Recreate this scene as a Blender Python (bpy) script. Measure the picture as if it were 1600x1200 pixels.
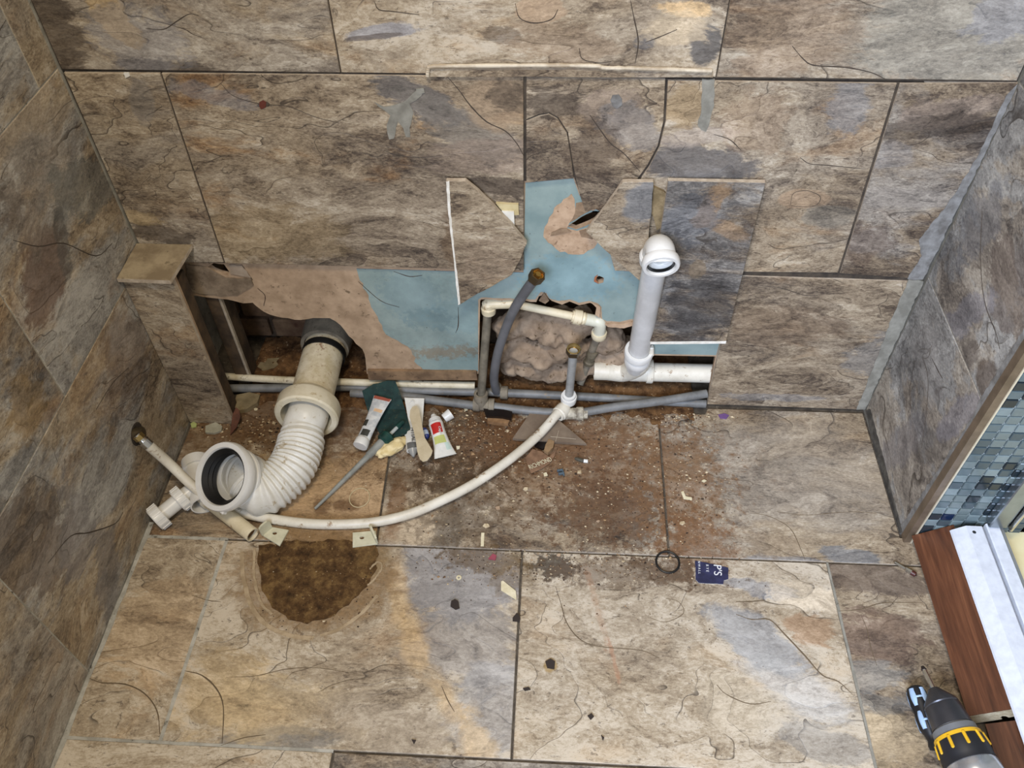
import bpy, bmesh, math, random
from mathutils import Vector, Matrix, noise as mnoise
from mathutils.geometry import tessellate_polygon

for _o in list(bpy.data.objects):
    bpy.data.objects.remove(_o)
SC = bpy.context.scene
COL = SC.collection
rnd = random.Random(7)

# ------------------------------------------------------------------ camera, world, lights, exposure
W = 1.531                       # room width (left wall x=0, right wall x=W); back wall y=0; floor z=0
CAM = Vector((.8176, -1.2508, 1.452))
FPX = 1295.0                    # focal length in pixels of the 1600x1200 frame
ROT = Matrix.Rotation(math.radians(3.012), 3, 'Z') @ Matrix.Rotation(math.radians(.842), 3, 'Y') @ Matrix.Rotation(math.radians(41.98), 3, 'X')
cam = bpy.data.cameras.new('camera')
cam.sensor_width = 36
cam.lens = FPX / 1600 * 36
cam.clip_start = .01
camo = bpy.data.objects.new('camera', cam)
COL.objects.link(camo)
camo.matrix_world = Matrix.Translation(CAM) @ ROT.to_4x4()
SC.camera = camo

world = bpy.data.worlds.new('world')
SC.world = world
world.use_nodes = True
bg = world.node_tree.nodes['Background']
bg.inputs[0].default_value = (.90, .90, .86, 1)
bg.inputs[1].default_value = .46

def area(name, loc, target, size, power, col, sy=None, spread=180):
    l = bpy.data.lights.new(name, 'AREA')
    l.size = size
    if sy:
        l.shape = 'RECTANGLE'
        l.size_y = sy
    l.energy = power
    l.spread = math.radians(spread)
    l.color = col
    o = bpy.data.objects.new(name, l)
    COL.objects.link(o)
    o.location = loc
    o.rotation_euler = (Vector(target) - Vector(loc)).to_track_quat('-Z', 'Y').to_euler()
    return o
area('ceiling_lamp', (.62, -1.02, 2.32), (.62, -.55, 0), .30, 23, (1, .86, .66))
area('window_daylight', (.55, -2.3, 1.7), (1.62, -.25, .25), .9, 19, (.66, .77, 1), 1.0, 70)
SC.view_settings.view_transform = 'Standard'
SC.view_settings.look = 'None'
SC.view_settings.gamma = 1
SC.view_settings.exposure = -.06
SC.view_settings.use_curve_mapping = False

# ------------------------------------------------------------------ measuring helpers (sight line -> point on a real plane)
def ray(px, py):
    return ROT @ Vector(((px - 800) / FPX, -(py - 600) / FPX, -1))
def on(ax, v, px, py):
    d = ray(px, py)
    return CAM + d * ((v - CAM[ax]) / d[ax])
def PB(px, py, y=0.0): return on(1, y, px, py)
def PF(px, py, z=0.0): return on(2, z, px, py)
def PX(px, py, x=0.0): return on(0, x, px, py)
YE = -.328                      # the right wall ends here
def to3(pl, u, v, w):
    return {'B': Vector((u, -w, v)), 'F': Vector((u, v, w)), 'L': Vector((w, u, v)), 'R': Vector((W - w, u, v)), 'E': Vector((u, YE - w, v))}[pl]
NRM = {'B': Vector((0, -1, 0)), 'F': Vector((0, 0, 1)), 'L': Vector((1, 0, 0)), 'R': Vector((-1, 0, 0)), 'E': Vector((0, -1, 0))}
AXU = {'B': Vector((1, 0, 0)), 'F': Vector((1, 0, 0)), 'L': Vector((0, 1, 0)), 'R': Vector((0, 1, 0)), 'E': Vector((1, 0, 0))}
AXV = {'B': Vector((0, 0, 1)), 'F': Vector((0, 1, 0)), 'L': Vector((0, 0, 1)), 'R': Vector((0, 0, 1)), 'E': Vector((0, 0, 1))}
def p2(pl, px, py, w=0.0):
    if pl == 'B': q = PB(px, py, -w); return (q.x, q.z)
    if pl == 'E': q = PB(px, py, YE - w); return (q.x, q.z)
    if pl == 'F': q = PF(px, py, w); return (q.x, q.y)
    if pl == 'L': q = PX(px, py, w); return (q.y, q.z)
    q = PX(px, py, W - w); return (q.y, q.z)
def pp(pl, pts, w=0.0): return [p2(pl, x, y, w) for x, y in pts]

# ------------------------------------------------------------------ objects
def root_loc(p):
    while p.parent: p = p.parent
    return p.location.copy()
def thing(name, label, cat, loc=(0, 0, 0), group=None):
    o = bpy.data.objects.new(name, None)
    o.empty_display_size = .03
    COL.objects.link(o)
    o.location = loc
    o['label'] = label
    o['category'] = cat
    if group: o['group'] = group
    return o
def tag(o, label, cat, group=None):
    o['label'] = label
    o['category'] = cat
    if group: o['group'] = group
    return o
def mk(name, verts, faces, mats, parent=None, fm=None, smooth=None, label=None):
    verts = [Vector(v) for v in verts]
    if parent is None:
        n = len(verts)
        org = Vector((sum(v.x for v in verts) / n, sum(v.y for v in verts) / n, min(v.z for v in verts)))
    else:
        org = root_loc(parent)
    me = bpy.data.meshes.new(name)
    me.from_pydata([v - org for v in verts], [], faces)
    for m in (mats if isinstance(mats, (list, tuple)) else [mats]):
        me.materials.append(m)
    if fm:
        for p, i in zip(me.polygons, fm): p.material_index = i
    bm = bmesh.new()
    bm.from_mesh(me)
    bmesh.ops.recalc_face_normals(bm, faces=bm.faces)
    bm.to_mesh(me)
    bm.free()
    if smooth is not None:
        for p in me.polygons: p.use_smooth = True
        me.set_sharp_from_angle(angle=smooth)
    o = bpy.data.objects.new(name, me)
    COL.objects.link(o)
    if parent is None: o.location = org
    else: o.parent = parent
    if label: o['label'] = label
    return o
def struct(o):
    o['kind'] = 'structure'
    return o

def area2(p): return sum(p[i][0] * p[(i + 1) % len(p)][1] - p[(i + 1) % len(p)][0] * p[i][1] for i in range(len(p))) / 2
def inset(p, d):
    if d == 0: return list(p)
    if area2(p) < 0: p = p[::-1]
    out = []
    n = len(p)
    for i in range(n):
        a, b, c = Vector(p[i - 1]), Vector(p[i]), Vector(p[(i + 1) % n])
        e1 = (b - a).normalized(); e2 = (c - b).normalized()
        n1 = Vector((-e1.y, e1.x)); n2 = Vector((-e2.y, e2.x))
        m = (n1 + n2)
        k = d / max(.35, (1 + n1.dot(n2)) / 1.0) 
        q = b + m * k
        out.append((q.x, q.y))
    return out
def jag(p, amp, step, seed=0, closed=True):
    r = random.Random(seed)
    out = []
    n = len(p)
    for i in range(n if closed else n - 1):
        a = Vector(p[i]); b = Vector(p[(i + 1) % n])
        k = max(1, int((b - a).length / step))
        nn = Vector((-(b - a).y, (b - a).x)).normalized() if (b - a).length > 0 else Vector((0, 0))
        for j in range(k):
            q = a.lerp(b, j / k)
            if j: q += nn * r.uniform(-amp, amp)
            out.append((q.x, q.y))
    if not closed: out.append(tuple(p[-1]))
    return out
def prism(name, poly, pl, w, th, mats, parent=None, bevel=0, holes=(), label=None):
    """a flat piece: outline on plane pl, front at height w above it, thickness th; mats = [front, sides]"""
    if area2(poly) < 0: poly = poly[::-1]
    hs = [h if area2(h) < 0 else h[::-1] for h in holes]
    V = []; Fc = []; fm = []
    loops = [poly] + hs
    if bevel:
        fr = [inset(poly, bevel)] + hs
    else:
        fr = loops
    idx = []
    for lp in fr:
        idx.append(list(range(len(V), len(V) + len(lp))))
        V += [to3(pl, u, v, w) for u, v in lp]
    flat = [i for l in idx for i in l]
    if len(loops) == 1 and len(poly) <= 4:
        Fc.append(tuple(idx[0])); fm.append(0)
    else:
        for t in tessellate_polygon([[Vector((u, v, 0)) for u, v in lp] for lp in fr]):
            Fc.append(tuple(flat[i] for i in t)); fm.append(0)
    rings = idx
    if bevel:
        r2 = list(range(len(V), len(V) + len(poly)))
        V += [to3(pl, u, v, w - bevel) for u, v in poly]
        n = len(poly)
        for i in range(n):
            Fc.append((idx[0][i], idx[0][(i + 1) % n], r2[(i + 1) % n], r2[i])); fm.append(0)
        rings = [r2] + idx[1:]
    back = []
    for lp, rg in zip(loops, rings):
        bk = list(range(len(V), len(V) + len(lp)))
        back.append(bk)
        V += [to3(pl, u, v, w - th) for u, v in lp]
        n = len(lp)
        for i in range(n):
            Fc.append((rg[i], rg[(i + 1) % n], bk[(i + 1) % n], bk[i])); fm.append(1)
    fb = [i for l in back for i in l]
    if len(loops) == 1 and len(poly) <= 4:
        Fc.append(tuple(reversed(back[0]))); fm.append(1)
    else:
        for t in tessellate_polygon([[Vector((u, v, 0)) for u, v in lp] for lp in loops]):
            Fc.append(tuple(fb[i] for i in reversed(t))); fm.append(1)
    if not isinstance(mats, (list, tuple)): mats = [mats, mats]
    return mk(name, V, Fc, mats, parent, fm, label=label)

def catmull(pts, n):
    pts = [Vector(p) for p in pts]
    if len(pts) == 2:
        return [pts[0].lerp(pts[1], i / n) for i in range(n + 1)]
    P = [pts[0] * 2 - pts[1]] + pts + [pts[-1] * 2 - pts[-2]]
    out = []
    for i in range(1, len(P) - 2):
        a, b, c, d = P[i - 1:i + 3]
        for j in range(n):
            t = j / n
            out.append(.5 * ((2 * b) + (c - a) * t + (2 * a - 5 * b + 4 * c - d) * t * t + (3 * b - a - 3 * c + d) * t ** 3))
    out.append(pts[-1])
    return out
def frames(path):
    T = [(path[min(i + 1, len(path) - 1)] - path[max(i - 1, 0)]).normalized() for i in range(len(path))]
    up = Vector((0, 0, 1)) if abs(T[0].z) < .9 else Vector((1, 0, 0))
    n = (up - T[0] * up.dot(T[0])).normalized()
    out = []
    for t in T:
        n = (n - t * n.dot(t)).normalized()
        out.append((t, n, t.cross(n)))
    return out
def tube_mesh(path, rad, segs, wall=0, caps=True):
    fr = frames(path)
    V = []; Fc = []
    R = rad if callable(rad) else (lambda s: rad)
    m = len(path)
    def rings(off):
        st = len(V)
        for i, (p, (t, n, b)) in enumerate(zip(path, fr)):
            r = R(i / (m - 1)) - off
            for k in range(segs):
                a = 2 * math.pi * k / segs
                V.append(p + (n * math.cos(a) + b * math.sin(a)) * r)
        for i in range(m - 1):
            for k in range(segs):
                q = (st + i * segs + k, st + i * segs + (k + 1) % segs, st + (i + 1) * segs + (k + 1) % segs, st + (i + 1) * segs + k)
                Fc.append(q)
        return st
    s0 = rings(0)
    if wall:
        s1 = rings(wall)
        for i in (0, m - 1):
            for k in range(segs):
                Fc.append((s0 + i * segs + k, s0 + i * segs + (k + 1) % segs, s1 + i * segs + (k + 1) % segs, s1 + i * segs + k))
    elif caps:
        Fc.append(tuple(range(s0, s0 + segs)))
        Fc.append(tuple(range(s0 + (m - 1) * segs, s0 + m * segs)))
    return V, Fc
def tube(name, pts, rad, mat, parent=None, segs=14, n=8, wall=0, caps=True, label=None):
    path = catmull(pts, n)
    V, Fc = tube_mesh(path, rad, segs, wall, caps)
    return mk(name, V, Fc, mat, parent, smooth=.7, label=label)
def lathe(name, p0, ax, prof, mat, parent=None, segs=20, label=None, sm=.6, mats_by=None, flat=1.0, ref=None):
    """turned piece: prof = [(distance along ax, radius)...]; ends close when radius is 0"""
    p0 = Vector(p0); t = Vector(ax).normalized()
    up = Vector(ref) if ref else (Vector((0, 0, 1)) if abs(t.z) < .9 else Vector((1, 0, 0)))
    n = (up - t * up.dot(t)).normalized(); b = t.cross(n)
    V = []; Fc = []; fm = []
    rows = []
    for d, r in prof:
        if r <= 1e-6:
            rows.append([len(V)]); V.append(p0 + t * d)
        else:
            rows.append(list(range(len(V), len(V) + segs)))
            for k in range(segs):
                a = 2 * math.pi * k / segs
                V.append(p0 + t * d + (n * math.cos(a) * flat + b * math.sin(a)) * r)
    for i in range(len(rows) - 1):
        A, B_ = rows[i], rows[i + 1]
        mi = mats_by(i) if mats_by else 0
        for k in range(segs):
            k2 = (k + 1) % segs
            if len(A) == 1 and len(B_) == 1: continue
            if len(A) == 1: Fc.append((A[0], B_[k], B_[k2]))
            elif len(B_) == 1: Fc.append((A[k], A[k2], B_[0]))
            else: Fc.append((A[k], A[k2], B_[k2], B_[k]))
            fm.append(mi)
    return mk(name, V, Fc, mat, parent, fm, smooth=sm, label=label)
def box(name, c, U, V_, N_, su, sv, sn, mat, parent=None, bevel=0.0, label=None):
    c = Vector(c); U = Vector(U).normalized(); V_ = Vector(V_).normalized(); N_ = Vector(N_).normalized()
    bm = bmesh.new()
    bmesh.ops.create_cube(bm, size=1)
    for v in bm.verts: v.co = Vector((v.co.x * su, v.co.y * sv, v.co.z * sn))
    if bevel:
        bmesh.ops.bevel(bm, geom=bm.edges[:], offset=bevel, segments=1, affect='EDGES')
    vs = [c + U * v.co.x + V_ * v.co.y + N_ * v.co.z for v in bm.verts]
    bm.verts.index_update()
    fs = [tuple(v.index for v in f.verts) for f in bm.faces]
    bm.free()
    return mk(name, vs, fs, mat, parent, label=label)

# ------------------------------------------------------------------ materials
def s2l(c):
    return tuple(((x / 255) / 12.92 if x / 255 <= .04045 else ((x / 255 + .055) / 1.055) ** 2.4) for x in c) + (1,)
def node(nt, typ, ins=None, **props):
    n = nt.nodes.new(typ)
    for k, v in props.items(): setattr(n, k, v)
    for k, v in (ins or {}).items():
        s = n.inputs[k]
        if isinstance(v, bpy.types.NodeSocket): nt.links.new(v, s)
        else: s.default_value = v
    return n
def math_(nt, op, a, b=None, c=None, clamp=False):
    ins = {0: a}
    if b is not None: ins[1] = b
    if c is not None: ins[2] = c
    return node(nt, 'ShaderNodeMath', ins, operation=op, use_clamp=clamp).outputs[0]
def vmath(nt, op, a, b=None):
    ins = {0: a}
    if b is not None: ins[1] = b
    n = node(nt, 'ShaderNodeVectorMath', ins, operation=op)
    return n.outputs['Value'] if op in ('DOT_PRODUCT', 'LENGTH', 'DISTANCE') else n.outputs[0]
def sstep(nt, v, a, b):
    n = node(nt, 'ShaderNodeMapRange', {'Value': v, 'From Min': a, 'From Max': b}, interpolation_type='SMOOTHSTEP')
    return n.outputs[0]
def mixc(nt, f, a, b, blend='MIX'):
    n = nt.nodes.new('ShaderNodeMix')
    n.data_type = 'RGBA'; n.blend_type = blend
    for i, v in ((0, f), (6, a), (7, b)):
        if isinstance(v, bpy.types.NodeSocket): nt.links.new(v, n.inputs[i])
        else: n.inputs[i].default_value = v
    return n.outputs[2]
def noise(nt, vec, sc, det=4, rough=.55, dist=0, col=False):
    n = node(nt, 'ShaderNodeTexNoise', {'Vector': vec, 'Scale': sc, 'Detail': det, 'Roughness': rough, 'Distortion': dist})
    return n.outputs['Color' if col else 'Fac']
def ramp(nt, f, stops):
    n = node(nt, 'ShaderNodeValToRGB', {0: f})
    e = n.color_ramp.elements
    while len(e) < len(stops): e.new(.5)
    for i, (p, c) in enumerate(stops):
        e[i].position = p
        e[i].color = s2l(c)
    return n.outputs[0]
def group(name, ins, outs):
    g = bpy.data.node_groups.new(name, 'ShaderNodeTree')
    for n, t in ins: g.interface.new_socket(n, in_out='INPUT', socket_type=t)
    for n, t in outs: g.interface.new_socket(n, in_out='OUTPUT', socket_type=t)
    return g, g.nodes.new('NodeGroupInput'), g.nodes.new('NodeGroupOutput')
VEC, FLT, CLR = 'NodeSocketVector', 'NodeSocketFloat', 'NodeSocketColor'

# riven slate print: mottled tan / brown / grey with flaked plates and thin broken edges
SLATE, gi, go = group('slate', [('Vector', VEC), ('Tone', FLT), ('Grey', FLT), ('Rust', FLT)], [('Color', CLR), ('Val', FLT), ('Height', FLT), ('Edge', FLT)])
v = gi.outputs[0]
wn = noise(SLATE, v, 3.5, 3, .5, 0, True)
wv = vmath(SLATE, 'ADD', v, vmath(SLATE, 'MULTIPLY', vmath(SLATE, 'SUBTRACT', wn, (.5, .5, .5)), (.22, .22, .22)))
n1 = noise(SLATE, wv, 3.2, 5, .6)
n2 = noise(SLATE, wv, 20, 9, .76)
n3 = noise(SLATE, v, 150, 5, .75)
fleck = noise(SLATE, wv, 64, 6, .75)
nP = noise(SLATE, vmath(SLATE, 'ADD', wv, (3.1, 7.7, 1.3)), 2.1, 3.2, .45, .5)
st = math_(SLATE, 'FLOOR', math_(SLATE, 'DIVIDE', nP, .07))
wh = node(SLATE, 'ShaderNodeTexWhiteNoise', {'W': st}, noise_dimensions='1D').outputs['Value']
fr_ = math_(SLATE, 'FRACT', math_(SLATE, 'DIVIDE', nP, .07))
fade = sstep(SLATE, noise(SLATE, v, 4.3, 2, .5), .45, .55)
line = math_(SLATE, 'MULTIPLY', math_(SLATE, 'SUBTRACT', 1.0, sstep(SLATE, fr_, .0, .065)), fade)
a = math_(SLATE, 'MULTIPLY_ADD', math_(SLATE, 'SUBTRACT', n1, .5), .95, .5)
a = math_(SLATE, 'MULTIPLY_ADD', math_(SLATE, 'SUBTRACT', n2, .5), .95, a)
a = math_(SLATE, 'MULTIPLY_ADD', math_(SLATE, 'SUBTRACT', n3, .5), .85, a)
a = math_(SLATE, 'MULTIPLY_ADD', math_(SLATE, 'SUBTRACT', wh, .5), .24, a)
bl1 = sstep(SLATE, noise(SLATE, vmath(SLATE, 'ADD', wv, (4.4, 9.1, 2.7)), 13, 9, .72), .535, .565)
bl2 = sstep(SLATE, noise(SLATE, vmath(SLATE, 'ADD', wv, (8.2, 3.3, 6.1)), 34, 9, .76), .545, .575)
bl3 = sstep(SLATE, noise(SLATE, vmath(SLATE, 'ADD', wv, (2.9, 5.2, 7.7)), 10, 9, .72), .555, .585)
a = math_(SLATE, 'MULTIPLY_ADD', bl1, -.10, a)
a = math_(SLATE, 'MULTIPLY_ADD', bl2, -.10, a)
a = math_(SLATE, 'MULTIPLY_ADD', bl3, .11, a)
a = math_(SLATE, 'ADD', a, .035)
val = math_(SLATE, 'ADD', a, gi.outputs['Tone'])
base = ramp(SLATE, val, [(.10, (46, 39, 35)), (.32, (90, 77, 64)), (.52, (134, 118, 97)), (.72, (167, 151, 127)), (.95, (200, 187, 166))])
gcol = ramp(SLATE, val, [(.08, (58, 56, 54)), (.35, (98, 96, 94)), (.6, (140, 138, 134)), (.9, (184, 182, 176))])
gmn = sstep(SLATE, noise(SLATE, vmath(SLATE, 'ADD', wv, (13.1, 2.2, 5.5)), 2.9, 7, .66), .44, .56)
gx = math_(SLATE, 'MULTIPLY', math_(SLATE, 'MAXIMUM', math_(SLATE, 'SUBTRACT', gi.outputs['Grey'], 1.0), 0.0), .75)
gm = math_(SLATE, 'MULTIPLY_ADD', gmn, gi.outputs['Grey'], gx, clamp=True)
c1 = mixc(SLATE, gm, base, gcol)
rm = math_(SLATE, 'MULTIPLY', sstep(SLATE, noise(SLATE, vmath(SLATE, 'ADD', wv, (1.1, 22.2, 8.5)), 4.6, 6, .65), .53, .68), gi.outputs['Rust'], clamp=True)
rcol = ramp(SLATE, val, [(.1, (72, 48, 30)), (.5, (146, 108, 68)), (.9, (196, 160, 110))])
c2 = mixc(SLATE, rm, c1, rcol)
# dark flecks: small pits where the print is broken
fk = math_(SLATE, 'MULTIPLY', sstep(SLATE, fleck, .585, .63), .60)
c3 = mixc(SLATE, fk, c2, s2l((66, 54, 46)))
fk2 = math_(SLATE, 'MULTIPLY', sstep(SLATE, fleck, .41, .30), .35)
c3 = mixc(SLATE, fk2, c3, s2l((190, 174, 150)))
c4 = mixc(SLATE, math_(SLATE, 'MULTIPLY', line, .8), c3, s2l((54, 46, 40)))
h = math_(SLATE, 'MULTIPLY_ADD', n2, .6, math_(SLATE, 'MULTIPLY', n3, .25))
h = math_(SLATE, 'ADD', h, math_(SLATE, 'MULTIPLY', wh, .25))
h = math_(SLATE, 'SUBTRACT', h, math_(SLATE, 'MULTIPLY', line, .5))
en = noise(SLATE, wv, 10, 9, .74)
SLATE.links.new(c4, go.inputs[0]); SLATE.links.new(val, go.inputs[1]); SLATE.links.new(h, go.inputs[2]); SLATE.links.new(en, go.inputs[3])

# a coloured patch with a ragged edge (print feature, stain or dirt), at a fixed place on its surface
PATCH, gi, go = group('patch', [('Color', CLR), ('Pos', VEC), ('C', VEC), ('U', VEC), ('V', VEC), ('Paint', CLR), ('Strength', FLT), ('Noise', FLT), ('Val', FLT), ('Rag', FLT), ('Soft', FLT)], [('Color', CLR)])
d = vmath(PATCH, 'SUBTRACT', gi.outputs['Pos'], gi.outputs['C'])
uu = vmath(PATCH, 'DOT_PRODUCT', d, gi.outputs['U']); vv = vmath(PATCH, 'DOT_PRODUCT', d, gi.outputs['V'])
rr = math_(PATCH, 'SQRT', math_(PATCH, 'ADD', math_(PATCH, 'MULTIPLY', uu, uu), math_(PATCH, 'MULTIPLY', vv, vv)))
rr = math_(PATCH, 'MULTIPLY_ADD', math_(PATCH, 'SUBTRACT', gi.outputs['Noise'], .5), gi.outputs['Rag'], rr)
mr = node(PATCH, 'ShaderNodeMapRange', {'Value': rr, 'From Min': math_(PATCH, 'SUBTRACT', 1.0, gi.outputs['Soft']), 'From Max': math_(PATCH, 'ADD', 1.0, gi.outputs['Soft']), 'To Min': 1.0, 'To Max': 0.0}, interpolation_type='SMOOTHSTEP').outputs[0]
shade = math_(PATCH, 'MULTIPLY_ADD', gi.outputs['Val'], 1.7, .12)
pc = node(PATCH, 'ShaderNodeVectorMath', {0: gi.outputs['Paint'], 3: shade}, operation='SCALE').outputs[0]
PATCH.links.new(mixc(PATCH, math_(PATCH, 'MULTIPLY', mr, gi.outputs['Strength'], clamp=True), gi.outputs['Color'], pc), go.inputs[0])

def add_patches(nt, col, pos, nz, val, lst, pl):
    """lst: (px, py, half width m, half height m, turn deg, colour, strength[, rag[, soft]])"""
    for it in lst:
        px, py, rx, ry, an, pc, stg = it[:7]
        rag = (it[7] if len(it) > 7 else 2.6) * 1.25
        soft = (it[8] if len(it) > 8 else .12) * 1.3
        stg *= .85
        u, vv_ = p2(pl, px, py)
        ca, sa = math.cos(math.radians(an)), math.sin(math.radians(an))
        g = nt.nodes.new('ShaderNodeGroup'); g.node_tree = PATCH
        nt.links.new(col, g.inputs['Color']); nt.links.new(pos, g.inputs['Pos'])
        g.inputs['C'].default_value = to3(pl, u, vv_, 0)
        g.inputs['U'].default_value = (AXU[pl] * ca + AXV[pl] * sa) / rx
        g.inputs['V'].default_value = (AXV[pl] * ca - AXU[pl] * sa) / ry
        g.inputs['Paint'].default_value = s2l(pc)
        g.inputs['Strength'].default_value = stg
        g.inputs['Rag'].default_value = rag
        g.inputs['Soft'].default_value = soft
        nt.links.new(nz, g.inputs['Noise']); nt.links.new(val, g.inputs['Val'])
        col = g.outputs[0]
    return col

def bsdf(m, col, rough=.5, metal=0, bump=None, bstr=.3, bdist=.002, spec=.5):
    nt = m.node_tree
    b = nt.nodes['Principled BSDF']
    for k, v_ in (('Base Color', col), ('Roughness', rough), ('Metallic', metal), ('Specular IOR Level', spec)):
        if isinstance(v_, bpy.types.NodeSocket): nt.links.new(v_, b.inputs[k])
        else: b.inputs[k].default_value = v_
    if bump is not None:
        bn = node(nt, 'ShaderNodeBump', {'Height': bump, 'Strength': bstr, 'Distance': bdist})
        nt.links.new(bn.outputs[0], b.inputs['Normal'])
    return m
def newmat(name):
    m = bpy.data.materials.new(name)
    m.use_nodes = True
    return m
_sc = {'B': (1, 1, 2.2), 'F': (1, 1.8, 1), 'L': (1, 1, 1.9), 'R': (1, 1, 1.5), 'E': (1, 1, 1)}
def slate(pl, tone=0.0, grey=.3, rust=.2, patches=(), dirt=(), seed=None, rough=.5, turn=0):
    m = newmat('slate_tile')
    nt = m.node_tree
    pos = node(nt, 'ShaderNodeNewGeometry').outputs['Position']
    if seed is None: seed = rnd.uniform(0, 90)
    rot = (0, math.radians(turn), 0) if pl == 'B' else ((0, 0, math.radians(turn)) if pl == 'F' else (math.radians(turn), 0, 0))
    mp = node(nt, 'ShaderNodeMapping', {'Vector': pos, 'Location': (seed, seed * .37, seed * .71), 'Scale': _sc[pl], 'Rotation': rot}).outputs[0]
    g = nt.nodes.new('ShaderNodeGroup'); g.node_tree = SLATE
    nt.links.new(mp, g.inputs[0])
    g.inputs['Tone'].default_value = tone; g.inputs['Grey'].default_value = grey; g.inputs['Rust'].default_value = rust
    col = add_patches(nt, g.outputs[0], pos, g.outputs['Edge'], g.outputs['Val'], patches, pl)
    if dirt:
        dn = noise(nt, pos, 38, 8, .75)
        dv = noise(nt, pos, 120, 4, .7)
        col = add_patches(nt, col, pos, dn, dv, dirt, pl)
    return bsdf(m, col, rough, 0, g.outputs['Height'], .42, .003, .35)
def mottle(name, c1_, c2_, sc=30, rough=.5, metal=0, bump=.2, bd=.001, c3_=None, lo=.40, hi=.62, spec=.5, det=6):
    m = newmat(name)
    nt = m.node_tree
    pos = node(nt, 'ShaderNodeNewGeometry').outputs['Position']
    n = noise(nt, pos, sc, det, .65)
    col = ramp(nt, n, [(lo, c1_), (hi, c2_)])
    if c3_:
        n_b = noise(nt, vmath(nt, 'ADD', pos, (5.5, 1.2, 3.3)), sc * 2.3, 6, .7)
        col = mixc(nt, sstep(nt, n_b, .58, .68), col, s2l(c3_))
    return bsdf(m, col, rough, metal, n, bump, bd, spec)
def plain(name, c, rough=.45, metal=0, spec=.5, var=.94):
    m = newmat(name)
    nt = m.node_tree
    pos = node(nt, 'ShaderNodeNewGeometry').outputs['Position']
    n = noise(nt, pos, 55, 4, .6)
    c2_ = tuple(max(0, x * var) for x in c)
    return bsdf(m, ramp(nt, n, [(.35, c2_), (.6, c)]), rough, metal, n, .06, .0006, spec)
# colours shared
BODY = mottle('tile_body', (168, 152, 132), (196, 182, 162), 60, .8)
BODYW = mottle('tile_cut_edge', (214, 208, 194), (236, 232, 222), 60, .8)
GROUT = mottle('grout_dark', (62, 54, 44), (92, 82, 68), 40, .85, c3_=(120, 110, 94))
GROUTL = mottle('grout_pale', (150, 146, 134), (182, 178, 166), 30, .85, c3_=(90, 84, 72))
SILI = mottle('silicone_grey', (118, 115, 105), (146, 143, 132), 30, .55)
SILIB = mottle('silicone_bluegrey', (100, 97, 93), (140, 139, 136), 38, .7, 0, .3, .002, None, .36, .64, .3, 9)
BUFF = mottle('board_paper_buff', (152, 128, 102), (184, 158, 130), 26, .9, 0, .4, .002, (118, 98, 76), .34, .62, .5, 9)
BLUE = mottle('paint_blue', (96, 134, 146), (124, 160, 168), 11, .38, 0, .25, .0015, (84, 112, 118), .35, .62)
DIRT = mottle('dirt_brown', (58, 38, 22), (120, 88, 56), 45, .95, 0, .8, .006, (160, 132, 100), .36, .66, .2, 9)
TIMBER = mottle('timber_old', (104, 82, 60), (146, 118, 88), 18, .85, c3_=(80, 62, 46))
DARKWOOD = mottle('timber_dark', (54, 42, 30), (88, 70, 50), 20, .9)

H1, H2 = .398, .797
GAP = .0012
DK, DG, GB, TN, RS, LT = (70, 60, 52), (92, 90, 90), (128, 128, 132), (150, 128, 104), (150, 108, 70), (190, 174, 150)

# ------------------------------------------------------------------ back wall
board = ([(-.03, 1.62), (W + .03, 1.62), (W + .03, -.01)] + pp('B', [(1103, 642), (1118, 557), (1010, 555)], -.012)
         + jag(pp('B', [(1004, 520), (1001, 500), (985, 503), (970, 507), (950, 506), (940, 503), (937, 488), (934, 478), (922, 473), (905, 477), (890, 471), (878, 476), (862, 470),
                        (851, 460), (842, 463), (838, 472), (810, 470), (790, 469), (752, 468)], -.012), .0025, .012, 3, False)
         + pp('B', [(750, 470), (748, 584), (573, 584)], -.012)
         + jag(pp('B', [(571, 560), (566, 545), (556, 537), (545, 525), (532, 508), (515, 497), (500, 497), (470, 500), (450, 497), (430, 494), (412, 487), (400, 478), (395, 473),
                        (380, 474), (365, 470), (345, 467), (318, 464), (290, 461), (228, 455)], -.012), .0025, .012, 4, False))
board.append((-.03, board[-1][1]))
h_left = jag(pp('B', [(324, 417), (334, 411), (350, 413), (358, 424), (357, 431), (344, 428), (334, 424)], -.012), .001, .01, 1)
h_mid = jag(pp('B', [(887, 354), (900, 345), (916, 335), (932, 327), (941, 332), (928, 346), (914, 353), (900, 358)], -.012), .001, .008, 2)
h_small = jag(pp('B', [(930, 434), (936, 431), (943, 434), (942, 441), (935, 443), (930, 440)], -.012), .0006, .005, 5)
wall_back = struct(prism('wall_back', board, 'B', -.012, .0125, [BUFF, mottle('board_core', (150, 124, 98), (178, 154, 128), 50, .95)], holes=[h_left, h_mid, h_small]))

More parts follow.
